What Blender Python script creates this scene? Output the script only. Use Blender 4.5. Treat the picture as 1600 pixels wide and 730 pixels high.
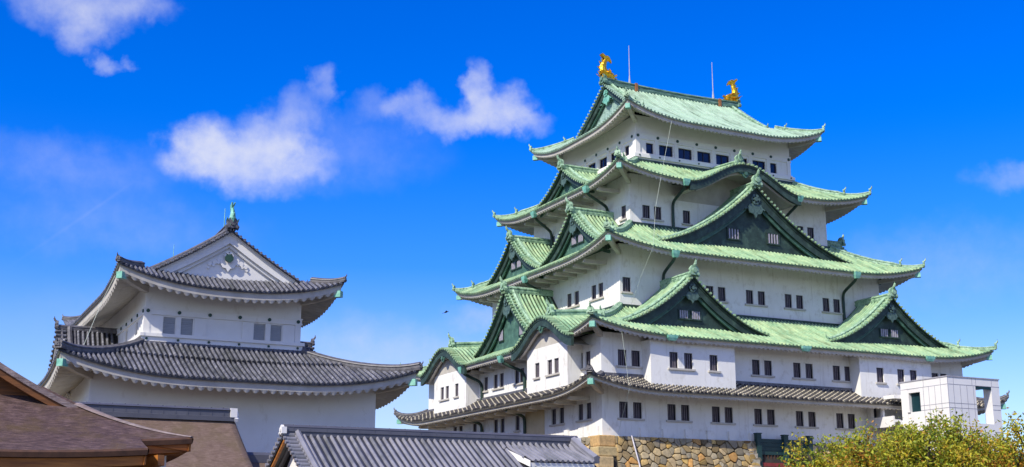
import bpy, math, random
from mathutils import Vector, Matrix
import numpy as np

for o in list(bpy.data.objects):
    bpy.data.objects.remove(o)
random.seed(7)
SC = bpy.context.scene
COL = SC.collection
R = math.radians

# ------------------------------------------------------------------ camera
cam_d = bpy.data.cameras.new('camera')
cam = bpy.data.objects.new('camera', cam_d)
COL.objects.link(cam)
SC.camera = cam
cam_d.sensor_width = 36
cam_d.lens = 43.80
cam_d.clip_end = 6000
YAW, PIT = R(26.64), R(13.548)
fw = Vector((-math.cos(YAW)*math.cos(PIT), math.sin(YAW)*math.cos(PIT), math.sin(PIT)))
cam.location = (77.016, -45.818, -6.901)
cam.rotation_euler = fw.to_track_quat('-Z', 'Y').to_euler()
SC.render.resolution_x, SC.render.resolution_y = 1024, 467

# ------------------------------------------------------------------ light
SUN_EL, SUN_E = R(42), R(25)          # elevation; azimuth east of south
sdir = Vector((math.sin(SUN_E)*math.cos(SUN_EL), -math.cos(SUN_E)*math.cos(SUN_EL), math.sin(SUN_EL)))
sl = bpy.data.lights.new('sun', 'SUN')
sl.energy = 5.0
sl.angle = R(0.5)
sl.color = (1.0, 0.93, 0.80)
so = bpy.data.objects.new('sun', sl)
COL.objects.link(so)
so.rotation_euler = sdir.to_track_quat('Z', 'Y').to_euler()
so.location = (40, -60, 60)
SC.view_settings.view_transform = 'Standard'
SC.view_settings.look = 'None'
SC.view_settings.exposure = 0.0
SC.view_settings.gamma = 1.0
SC.view_settings.use_curve_mapping = False


def nd(nt, typ, **kw):
    n = nt.nodes.new(typ)
    for k, v in kw.items():
        if k.startswith('i_'):
            key = k[2:]
            n.inputs[int(key) if key.isdigit() else key].default_value = v
        else:
            setattr(n, k, v)
    return n


def math_n(nt, op, a, b=None, clamp=False):
    n = nt.nodes.new('ShaderNodeMath')
    n.operation = op
    n.use_clamp = clamp
    for i, x in enumerate((a, b)):
        if x is None:
            continue
        if isinstance(x, (int, float)):
            n.inputs[i].default_value = x
        else:
            nt.links.new(x, n.inputs[i])
    return n.outputs[0]


def build_world():
    w = bpy.data.worlds.new('World')
    SC.world = w
    w.use_nodes = True
    nt = w.node_tree
    nt.nodes.clear()
    L = nt.links.new
    out = nd(nt, 'ShaderNodeOutputWorld')
    bg = nd(nt, 'ShaderNodeBackground')
    bg.inputs['Strength'].default_value = 0.12
    sky = nd(nt, 'ShaderNodeTexSky', sky_type='NISHITA')
    sky.sun_disc = False
    sky.sun_elevation = SUN_EL
    sky.sun_rotation = R(155)
    sky.air_density = 1.0
    sky.dust_density = 0.35
    sky.ozone_density = 2.0
    hsv = nd(nt, 'ShaderNodeHueSaturation')
    hsv.inputs['Hue'].default_value = 0.53
    hsv.inputs['Saturation'].default_value = 1.75
    hsv.inputs['Value'].default_value = 1.85
    L(sky.outputs[0], hsv.inputs['Color'])
    tc = nd(nt, 'ShaderNodeTexCoord')
    sep = nd(nt, 'ShaderNodeSeparateXYZ')
    L(tc.outputs['Generated'], sep.inputs[0])
    deg = 180/math.pi
    az = math_n(nt, 'MULTIPLY', math_n(nt, 'ARCTAN2', sep.outputs[1], math_n(nt, 'MULTIPLY', sep.outputs[0], -1.0)), deg)
    el = math_n(nt, 'MULTIPLY', math_n(nt, 'ARCSINE', sep.outputs[2]), deg)
    comb = nd(nt, 'ShaderNodeCombineXYZ')
    L(az, comb.inputs[0]); L(el, comb.inputs[1])
    nz = nd(nt, 'ShaderNodeTexNoise')
    nz.inputs['Scale'].default_value = 0.7
    nz.inputs['Detail'].default_value = 7
    nz.inputs['Roughness'].default_value = 0.56
    L(comb.outputs[0], nz.inputs['Vector'])
    off = nd(nt, 'ShaderNodeVectorMath', operation='SUBTRACT')
    L(nz.outputs['Color'], off.inputs[0]); off.inputs[1].default_value = (0.5, 0.5, 0.5)
    sc = nd(nt, 'ShaderNodeVectorMath', operation='MULTIPLY')
    L(off.outputs[0], sc.inputs[0]); sc.inputs[1].default_value = (2.6, 1.9, 0)
    pos = nd(nt, 'ShaderNodeVectorMath', operation='ADD')
    L(comb.outputs[0], pos.inputs[0]); L(sc.outputs[0], pos.inputs[1])
    # cloud puffs: azimuth, elevation, half-width, half-height (degrees), density
    puffs = [(5.4, 22.6, 2.6, 1.4, .6), (7.4, 22.7, 2.2, 1.2, .5), (6.4, 21.5, 1.5, 1.0, .55), (9.0, 23.0, 1.9, .9, .35), (7.7, 20.2, .95, .5, .5),
             (12.6, 16.9, 2.2, 1.5, 1.1), (11.4, 16.6, 1.6, 1.3, .6), (14.3, 16.6, 3.0, 1.35, .85), (16.2, 16.7, 2.3, 1.1, .7), (15.3, 18.0, 1.7, 1.3, .5), (16.6, 19.0, 1.4, 1.2, .35), (17.6, 20.3, .8, .9, .38), (14.5, 15.6, 3.2, .8, .35),
             (25.8, 19.2, 2.0, 1.2, 1.0), (23.9, 18.6, 2.8, .85, .7), (24.9, 20.3, .8, 1.2, .75), (21.8, 19.4, 1.6, .8, .5), (27.2, 18.7, 1.5, .75, .55), (19.9, 19.2, 1.6, .9, .2),
             (6.5, 15.6, 5.5, 1.5, .2), (8.5, 13.2, 7, 1.8, .16), (20.5, 8.2, 5, 1.6, .3), (25.5, 9.6, 2.2, .9, .35), (49.5, 15.0, 2.2, .8, .3),
             (46, 11.5, 7, 2.2, .2), (24, 6, 16, 3.0, .3), (18, 17.2, 6, 2.0, .16), (12, 9, 9, 2, .15)]
    tot = None
    for (a, e, wx, wy, dns) in puffs:
        s = nd(nt, 'ShaderNodeVectorMath', operation='SUBTRACT')
        L(pos.outputs[0], s.inputs[0]); s.inputs[1].default_value = (a, e, 0)
        m = nd(nt, 'ShaderNodeVectorMath', operation='MULTIPLY')
        L(s.outputs[0], m.inputs[0]); m.inputs[1].default_value = (1/wx, 1/wy, 0)
        ln = nd(nt, 'ShaderNodeVectorMath', operation='LENGTH')
        L(m.outputs[0], ln.inputs[0])
        mr = nd(nt, 'ShaderNodeMapRange', interpolation_type='SMOOTHSTEP')
        L(ln.outputs['Value'], mr.inputs['Value'])
        mr.inputs['From Min'].default_value = 1.15
        mr.inputs['From Max'].default_value = 0.15
        mr.inputs['To Max'].default_value = dns
        tot = mr.outputs[0] if tot is None else math_n(nt, 'ADD', tot, mr.outputs[0])
    n2 = nd(nt, 'ShaderNodeTexNoise')
    n2.inputs['Scale'].default_value = 0.9
    n2.inputs['Detail'].default_value = 8
    n2.inputs['Roughness'].default_value = 0.6
    L(comb.outputs[0], n2.inputs['Vector'])
    tex = nd(nt, 'ShaderNodeMapRange')
    L(n2.outputs[0], tex.inputs['Value'])
    tex.inputs['From Min'].default_value = 0.25; tex.inputs['From Max'].default_value = 0.7
    tex.inputs['To Min'].default_value = 0.45; tex.inputs['To Max'].default_value = 1.1
    dens = math_n(nt, 'MULTIPLY', tot, tex.outputs[0])
    dens = math_n(nt, 'SUBTRACT', 1.0, math_n(nt, 'POWER', 2.718, math_n(nt, 'MULTIPLY', dens, -1.25)))
    # a faint contrail low on the left
    c1 = math_n(nt, 'SUBTRACT', el, math_n(nt, 'ADD', math_n(nt, 'MULTIPLY', az, 0.83), 7.65))
    c2 = math_n(nt, 'SUBTRACT', 1.0, math_n(nt, 'MULTIPLY', math_n(nt, 'ABSOLUTE', c1), 7.0), True)
    mra = nd(nt, 'ShaderNodeMapRange', interpolation_type='SMOOTHSTEP')
    L(az, mra.inputs['Value'])
    mra.inputs['From Min'].default_value = 3.5; mra.inputs['From Max'].default_value = 7
    mrb = nd(nt, 'ShaderNodeMapRange', interpolation_type='SMOOTHSTEP')
    L(az, mrb.inputs['Value'])
    mrb.inputs['From Min'].default_value = 9.5; mrb.inputs['From Max'].default_value = 8
    trail = math_n(nt, 'MULTIPLY', math_n(nt, 'MULTIPLY', c2, math_n(nt, 'MULTIPLY', mra.outputs[0], mrb.outputs[0])), 0.05)
    dens = math_n(nt, 'ADD', dens, trail)
    # unseen broken cloud outside the view, added as white fill light
    n3 = nd(nt, 'ShaderNodeTexNoise')
    n3.inputs['Scale'].default_value = 2.6
    n3.inputs['Detail'].default_value = 6
    L(tc.outputs['Generated'], n3.inputs['Vector'])
    mc = nd(nt, 'ShaderNodeMapRange', interpolation_type='SMOOTHSTEP')
    L(n3.outputs[0], mc.inputs['Value'])
    mc.inputs['From Min'].default_value = 0.45; mc.inputs['From Max'].default_value = 0.66
    dt = nd(nt, 'ShaderNodeVectorMath', operation='DOT_PRODUCT')
    L(tc.outputs['Generated'], dt.inputs[0]); dt.inputs[1].default_value = (-.85, .42, .25)
    mk = nd(nt, 'ShaderNodeMapRange', interpolation_type='SMOOTHSTEP')
    L(dt.outputs['Value'], mk.inputs['Value'])
    mk.inputs['From Min'].default_value = 0.62; mk.inputs['From Max'].default_value = 0.15
    fill_cloud = math_n(nt, 'MULTIPLY', mc.outputs[0], mk.outputs[0])
    dens = math_n(nt, 'MINIMUM', dens, 1.0)
    # pale air toward the horizon
    hz = nd(nt, 'ShaderNodeMapRange', interpolation_type='SMOOTHSTEP')
    L(el, hz.inputs['Value'])
    hz.inputs['From Min'].default_value = 19; hz.inputs['From Max'].default_value = -2
    hz.inputs['To Max'].default_value = 0.64
    mixh = nd(nt, 'ShaderNodeMix', data_type='RGBA')
    L(hz.outputs[0], mixh.inputs[0]); L(hsv.outputs[0], mixh.inputs[6])
    mixh.inputs[7].default_value = (2.7, 3.5, 7.9, 1)
    mix = nd(nt, 'ShaderNodeMix', data_type='RGBA')
    L(math_n(nt, 'MULTIPLY', dens, 0.93), mix.inputs[0]); L(mixh.outputs[2], mix.inputs[6])
    cc_ = nd(nt, 'ShaderNodeMix', data_type='RGBA')
    L(dens, cc_.inputs[0])
    cc_.inputs[6].default_value = (4.9, 5.4, 7.7, 1); cc_.inputs[7].default_value = (7.0, 7.1, 7.7, 1)
    L(cc_.outputs[2], mix.inputs[7])
    mix2 = nd(nt, 'ShaderNodeMix', data_type='RGBA')
    L(math_n(nt, 'MULTIPLY', fill_cloud, 0.95), mix2.inputs[0]); L(mix.outputs[2], mix2.inputs[6])
    mix2.inputs[7].default_value = (7.4, 7.5, 7.6, 1)
    L(mix2.outputs[2], bg.inputs['Color'])
    L(bg.outputs[0], out.inputs[0])


build_world()

# ------------------------------------------------------------------ materials


def new_mat(name):
    m = bpy.data.materials.new(name)
    m.use_nodes = True
    nt = m.node_tree
    b = nt.nodes['Principled BSDF']
    return m, nt, b


def ramp(nt, fac, stops):
    r = nt.nodes.new('ShaderNodeValToRGB')
    e = r.color_ramp.elements
    while len(e) < len(stops):
        e.new(0.5)
    for i, (p, c) in enumerate(stops):
        e[i].position = p
        e[i].color = (*c, 1)
    nt.links.new(fac, r.inputs[0])
    return r.outputs[0]


def noise(nt, scale, detail=4, rough=.6, coord='Object', stretch=None):
    tc = nt.nodes.new('ShaderNodeTexCoord')
    v = tc.outputs[coord]
    if stretch:
        mp = nt.nodes.new('ShaderNodeMapping')
        mp.inputs['Scale'].default_value = stretch
        nt.links.new(v, mp.inputs[0])
        v = mp.outputs[0]
    n = nt.nodes.new('ShaderNodeTexNoise')
    n.inputs['Scale'].default_value = scale
    n.inputs['Detail'].default_value = detail
    n.inputs['Roughness'].default_value = rough
    nt.links.new(v, n.inputs['Vector'])
    return n.outputs[0]


def mixc(nt, fac, a, b, mode='MIX'):
    m = nt.nodes.new('ShaderNodeMix')
    m.data_type = 'RGBA'
    m.blend_type = mode
    for i, x in ((0, fac), (6, a), (7, b)):
        if isinstance(x, (int, float)):
            m.inputs[i].default_value = x
        elif isinstance(x, tuple):
            m.inputs[i].default_value = (*x, 1)
        else:
            nt.links.new(x, m.inputs[i])
    return m.outputs[2]


def bump(nt, b, h, strength=.3, dist=.05):
    n = nt.nodes.new('ShaderNodeBump')
    n.inputs['Strength'].default_value = strength
    n.inputs['Distance'].default_value = dist
    nt.links.new(h, n.inputs['Height'])
    nt.links.new(n.outputs[0], b.inputs['Normal'])


def noisy(name, stops, scale=1.2, rough=.7, metallic=0, stretch=None, blotch=None, bmp=0, detail=5):
    m, nt, b = new_mat(name)
    f = noise(nt, scale, detail, .62, stretch=stretch)
    c = ramp(nt, f, stops)
    if blotch:
        f2 = noise(nt, blotch[0], 6, .7, stretch=blotch[3] if len(blotch) > 3 else None)
        k = ramp(nt, f2, [(blotch[1][0], (0, 0, 0)), (blotch[1][1], (1, 1, 1))])
        c = mixc(nt, k, c, blotch[2])
    nt.links.new(c, b.inputs['Base Color'])
    b.inputs['Roughness'].default_value = rough
    b.inputs['Metallic'].default_value = metallic
    if bmp:
        bump(nt, b, f, bmp)
    return m


def roof_mat(name, stops, joint, jstep, jdark, rough=.6, blotch=None, stagger=False, scale=.9, k=1.0, streak=(.42, .44, .38)):
    """weathered sheet/tile roof; UV.x runs along the eave, UV.y down the slope (metres)"""
    stops = [(p_, tuple(x*k for x in c_)) for p_, c_ in stops]
    joint = tuple(x*k for x in joint)
    blotch = tuple(x*k for x in blotch) if blotch else None
    m, nt, b = new_mat(name)
    f = noise(nt, scale, 6, .65)
    c = ramp(nt, f, stops)
    fs = noise(nt, 3.0, 3, .6)
    c = mixc(nt, ramp(nt, fs, [(.3, (0, 0, 0)), (.75, (.5, .5, .5))]), c, blotch or stops[0][1])
    uv = nt.nodes.new('ShaderNodeUVMap')
    sp = nt.nodes.new('ShaderNodeSeparateXYZ')
    nt.links.new(uv.outputs[0], sp.inputs[0])
    v = sp.outputs[1]
    if stagger:
        v = math_n(nt, 'ADD', v, math_n(nt, 'MULTIPLY', sp.outputs[0], stagger))
    fr = math_n(nt, 'FRACT', math_n(nt, 'DIVIDE', v, jstep))
    jm = math_n(nt, 'LESS_THAN', fr, jdark)
    nn = noise(nt, 6, 2, .5)
    c = mixc(nt, math_n(nt, 'MULTIPLY', jm, math_n(nt, 'ADD', math_n(nt, 'MULTIPLY', nn, 1.0), .25, True)), c, joint)
    nt.links.new(c, b.inputs['Base Color'])
    b.inputs['Roughness'].default_value = rough
    bump(nt, b, fs, .15, .03)
    mp = nt.nodes.new('ShaderNodeMapping')
    mp.inputs['Scale'].default_value = (1.6, .22, 1)
    nt.links.new(uv.outputs[0], mp.inputs[0])
    ns = nt.nodes.new('ShaderNodeTexNoise')
    ns.inputs['Scale'].default_value = 1.0
    ns.inputs['Detail'].default_value = 5
    ns.inputs['Roughness'].default_value = .7
    nt.links.new(mp.outputs[0], ns.inputs['Vector'])
    c = mixc(nt, 1.0, c, ramp(nt, ns.outputs[0], [(.32, streak), (.52, (.95, .95, .93)), (.7, (1.12, 1.1, 1.05))]), 'MULTIPLY')
    nt.links.new(c, b.inputs['Base Color'])
    return m


M = {}
for kk, nm in ((1.0, ''), (.20, '_pan')):  # pan copies are darkened: shade between the ribs is put into the colour
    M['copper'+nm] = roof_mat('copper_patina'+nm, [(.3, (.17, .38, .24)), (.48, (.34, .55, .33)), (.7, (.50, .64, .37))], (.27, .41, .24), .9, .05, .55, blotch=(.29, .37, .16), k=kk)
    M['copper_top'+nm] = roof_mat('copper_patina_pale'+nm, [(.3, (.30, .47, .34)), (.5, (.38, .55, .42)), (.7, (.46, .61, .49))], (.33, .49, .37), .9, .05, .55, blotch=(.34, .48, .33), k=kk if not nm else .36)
M['copper_trim'] = noisy('copper_trim', [(.3, (.13, .25, .15)), (.5, (.31, .48, .31)), (.7, (.44, .62, .44))], 2.2, .55, blotch=(4.0, (.52, .68), (.03, .09, .06)))
M['ridge_green'] = noisy('ridge_copper', [(.35, (.035, .09, .065)), (.5, (.13, .25, .18)), (.68, (.30, .47, .36))], 2.0, .55, stretch=(1, .5, 5))
M['copper_verd'] = noisy('copper_verdigris', [(.3, (.10, .36, .27)), (.7, (.30, .62, .48))], 3, .5)
M['copper_dark'] = noisy('copper_dark', [(.3, (.013, .028, .022)), (.55, (.030, .060, .046)), (.75, (.07, .13, .095))], 1.6, .6, blotch=(5, (.6, .75), (.06, .15, .10)))
M['copper_side'] = noisy('copper_gable_green', [(.3, (.03, .08, .058)), (.6, (.075, .17, .12)), (.78, (.20, .38, .27))], 1.8, .6, blotch=(4, (.58, .72), (.12, .28, .2)))
M['copper_edge'] = noisy('copper_edge', [(.35, (.06, .14, .10)), (.65, (.16, .34, .24))], 5, .6)
M['gable_pale'] = noisy('copper_gable_pale', [(.35, (.10, .19, .15)), (.5, (.28, .42, .35)), (.7, (.42, .55, .48))], 2.2, .6)
M['plaster'] = noisy('white_plaster', [(.25, (.76, .75, .69)), (.5, (.83, .82, .77)), (.75, (.87, .86, .83))], .5, .9, blotch=(1.0, (.54, .84), (.52, .48, .39), (1.3, 1.3, 1.1)), bmp=.08, detail=8)
def rain_streaks(m, col, lo, hi):
    nt = m.node_tree
    b = nt.nodes['Principled BSDF']
    src = b.inputs['Base Color'].links[0].from_socket
    f = noise(nt, 1.0, 6, .65, stretch=(3.2, 3.2, .28))
    nt.links.new(mixc(nt, ramp(nt, f, [(lo, (0, 0, 0)), (hi, (.8, .8, .8))]), src, col), b.inputs['Base Color'])


rain_streaks(M['plaster'], (.50, .47, .40), .56, .80)
M['plaster_clean'] = noisy('white_plaster_clean', [(.3, (.77, .75, .70)), (.7, (.85, .835, .79))], .5, .9, blotch=(1.3, (.58, .85), (.6, .56, .48), (1.2, 1.2, .6)), bmp=.05)
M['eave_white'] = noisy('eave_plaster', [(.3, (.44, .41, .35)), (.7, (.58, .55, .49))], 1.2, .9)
for kk, nm in ((1.0, ''), (.15, '_pan')):  # tile pans likewise carry the groove shade in a darker colour
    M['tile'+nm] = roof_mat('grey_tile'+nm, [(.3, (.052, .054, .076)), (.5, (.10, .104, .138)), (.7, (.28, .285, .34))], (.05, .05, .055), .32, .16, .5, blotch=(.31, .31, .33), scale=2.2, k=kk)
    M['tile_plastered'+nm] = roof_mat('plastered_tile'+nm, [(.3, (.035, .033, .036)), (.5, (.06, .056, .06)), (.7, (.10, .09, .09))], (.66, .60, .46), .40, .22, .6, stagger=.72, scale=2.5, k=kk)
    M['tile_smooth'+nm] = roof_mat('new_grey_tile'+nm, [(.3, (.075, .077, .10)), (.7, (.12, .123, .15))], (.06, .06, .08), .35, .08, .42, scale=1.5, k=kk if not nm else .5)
M['tile_rib_light'] = roof_mat('new_grey_tile_roll', [(.3, (.19, .19, .225)), (.7, (.33, .33, .37))], (.2, .2, .23), .35, .08, .4, scale=1.5)
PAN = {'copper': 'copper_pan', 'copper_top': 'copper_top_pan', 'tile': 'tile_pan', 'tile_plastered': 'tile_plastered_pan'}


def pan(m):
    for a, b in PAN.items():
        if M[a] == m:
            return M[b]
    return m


M['tile_trim'] = noisy('tile_trim', [(.3, (.06, .058, .066)), (.7, (.17, .165, .175))], 3, .5)
M['window_dark'] = noisy('window_dark', [(.3, (.012, .012, .02)), (.7, (.03, .028, .045))], 1.5, .35)
M['glass'] = noisy('window_glass', [(.35, (.008, .012, .04)), (.65, (.03, .03, .08))], .5, .1)
M['bar'] = noisy('window_bar', [(.3, (.10, .085, .105)), (.7, (.17, .15, .17))], 5, .7)
M['bar_white'] = noisy('window_bar_white', [(.3, (.30, .28, .34)), (.7, (.44, .42, .48))], 5, .7)
M['shutter'] = noisy('window_shutter', [(.3, (.40, .41, .42)), (.7, (.52, .53, .54))], 9, .7, stretch=(.3, .3, 6))
M['knob'] = noisy('nail_cover', [(.3, (.012, .04, .025)), (.7, (.03, .09, .06))], 8, .5)
M['pipe'] = noisy('pipe_copper', [(.35, (.012, .025, .02)), (.7, (.03, .08, .055))], 2, .5)
M['silver'] = noisy('pale_copper', [(.3, (.03, .06, .05)), (.7, (.12, .20, .165))], 6, .5)
M['steel'] = noisy('rod_metal', [(.3, (.45, .43, .46)), (.7, (.6, .57, .58))], 3, .45, .4)
M['rust'] = noisy('rust_strap', [(.3, (.25, .09, .03)), (.7, (.40, .17, .06))], 5, .7)
M['cable'] = noisy('cable', [(.3, (.45, .52, .42)), (.7, (.6, .65, .55))], 5, .6)
M['wood'] = noisy('cypress_wood', [(.3, (.20, .06, .010)), (.7, (.56, .21, .035))], 3, .6, stretch=(1, .25, 3))
M['wood_mid'] = noisy('weathered_wood', [(.3, (.09, .034, .010)), (.7, (.27, .10, .022))], 3, .7, stretch=(1, .25, 3))
M['wood_dark'] = noisy('dark_wood', [(.3, (.05, .022, .012)), (.7, (.11, .05, .025))], 3, .7)
M['fence_green'] = noisy('fence_green', [(.3, (.006, .030, .028)), (.7, (.015, .06, .055))], 4, .6, stretch=(1, 1, 5))
M['fence_red'] = noisy('fence_red', [(.3, (.20, .02, .02)), (.7, (.32, .05, .04))], 4, .7)
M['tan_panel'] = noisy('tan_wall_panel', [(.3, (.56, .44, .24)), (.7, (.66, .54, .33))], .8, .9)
M['panel'] = noisy('white_panel', [(.3, (.74, .73, .71)), (.7, (.81, .80, .77))], .6, .55)
M['seam'] = noisy('panel_seam', [(.3, (.30, .30, .34)), (.7, (.40, .40, .45))], 3, .8)
M['teal_glass'] = noisy('teal_glass', [(.3, (.006, .025, .032)), (.7, (.015, .05, .06))], .8, .3)
M['teal_glass'].node_tree.nodes['Principled BSDF'].inputs['Specular IOR Level'].default_value = .15
M['bird'] = noisy('bird_feathers', [(.3, (.02, .03, .05)), (.7, (.05, .06, .09))], 6, .8)
M['trunk'] = noisy('tree_bark', [(.3, (.035, .025, .02)), (.7, (.09, .07, .055))], 6, .9, bmp=.4)
M['ground'] = noisy('ground', [(.3, (.06, .053, .04)), (.6, (.11, .10, .08)), (.8, (.04, .06, .025))], .25, .95, bmp=.2)


def gold():
    m, nt, b = new_mat('gold_scales')
    f = noise(nt, 3, 3)
    nt.links.new(ramp(nt, f, [(.3, (.80, .40, .01)), (.7, (1.0, .62, .06))]), b.inputs['Base Color'])
    b.inputs['Metallic'].default_value = .85
    b.inputs['Roughness'].default_value = .3
    tc = nt.nodes.new('ShaderNodeTexCoord')
    v = nt.nodes.new('ShaderNodeTexVoronoi')
    v.inputs['Scale'].default_value = 6
    nt.links.new(tc.outputs['Object'], v.inputs['Vector'])
    bump(nt, b, v.outputs[0], .5, .06)
    return m


M['gold'] = gold()


def bark_roof(name, stops, moss):
    m, nt, b = new_mat(name)
    tc = nt.nodes.new('ShaderNodeTexCoord')
    mp = nt.nodes.new('ShaderNodeMapping')
    mp.inputs['Scale'].default_value = (2.2, 2.2, 34)
    nt.links.new(tc.outputs['Object'], mp.inputs[0])
    n = nt.nodes.new('ShaderNodeTexNoise')
    n.inputs['Scale'].default_value = 1.3
    n.inputs['Detail'].default_value = 6
    n.inputs['Roughness'].default_value = .7
    nt.links.new(mp.outputs[0], n.inputs['Vector'])
    c = ramp(nt, n.outputs[0], stops)
    f2 = noise(nt, .8, 5, .6)
    c = mixc(nt, ramp(nt, f2, [(.45, (0, 0, 0)), (.68, (.75, .75, .75))]), c, moss)
    f3 = noise(nt, 2.2, 6, .7)
    c = mixc(nt, ramp(nt, f3, [(.5, (0, 0, 0)), (.72, (.6, .6, .6))]), c, stops[-1][1])
    nt.links.new(c, b.inputs['Base Color'])
    b.inputs['Roughness'].default_value = .95
    bump(nt, b, n.outputs[0], .8, .06)
    return m


M['bark'] = bark_roof('bark_shingle', [(.3, (.024, .011, .012)), (.5, (.072, .040, .038)), (.72, (.19, .12, .112))], (.10, .062, .022))
M['bark_pale'] = bark_roof('bark_shingle_pale', [(.3, (.095, .06, .046)), (.5, (.16, .105, .08)), (.72, (.27, .19, .15))], (.14, .10, .055))
M['bark_edge'] = bark_roof('bark_edge', [(.3, (.12, .085, .085)), (.5, (.22, .17, .16)), (.72, (.46, .38, .36))], (.30, .22, .2))


def tinted(name, rough=.9, transl=0., scale=5, vary=.35):
    m, nt, b = new_mat(name)
    a = nt.nodes.new('ShaderNodeAttribute')
    a.attribute_name = 'tint'
    f = noise(nt, scale, 5, .65)
    c = mixc(nt, 1.0, a.outputs['Color'], ramp(nt, f, [(.25, (1-vary,)*3), (.75, (1+vary,)*3)]), 'MULTIPLY')
    nt.links.new(c, b.inputs['Base Color'])
    b.inputs['Roughness'].default_value = rough
    if transl:
        t = nt.nodes.new('ShaderNodeBsdfTranslucent')
        nt.links.new(c, t.inputs[0])
        mx = nt.nodes.new('ShaderNodeMixShader')
        mx.inputs[0].default_value = transl
        nt.links.new(b.outputs[0], mx.inputs[1]); nt.links.new(t.outputs[0], mx.inputs[2])
        nt.links.new(mx.outputs[0], nt.nodes['Material Output'].inputs[0])
    else:
        bump(nt, b, f, .5, .05)
    return m


M['stone'] = tinted('castle_stone')
M['leaf'] = tinted('leaves', .6, .35, 3, .2)
M['mortar'] = noisy('stone_gap', [(.3, (.02, .018, .014)), (.7, (.05, .045, .035))], 3, .95)

# ------------------------------------------------------------------ mesh builder


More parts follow.
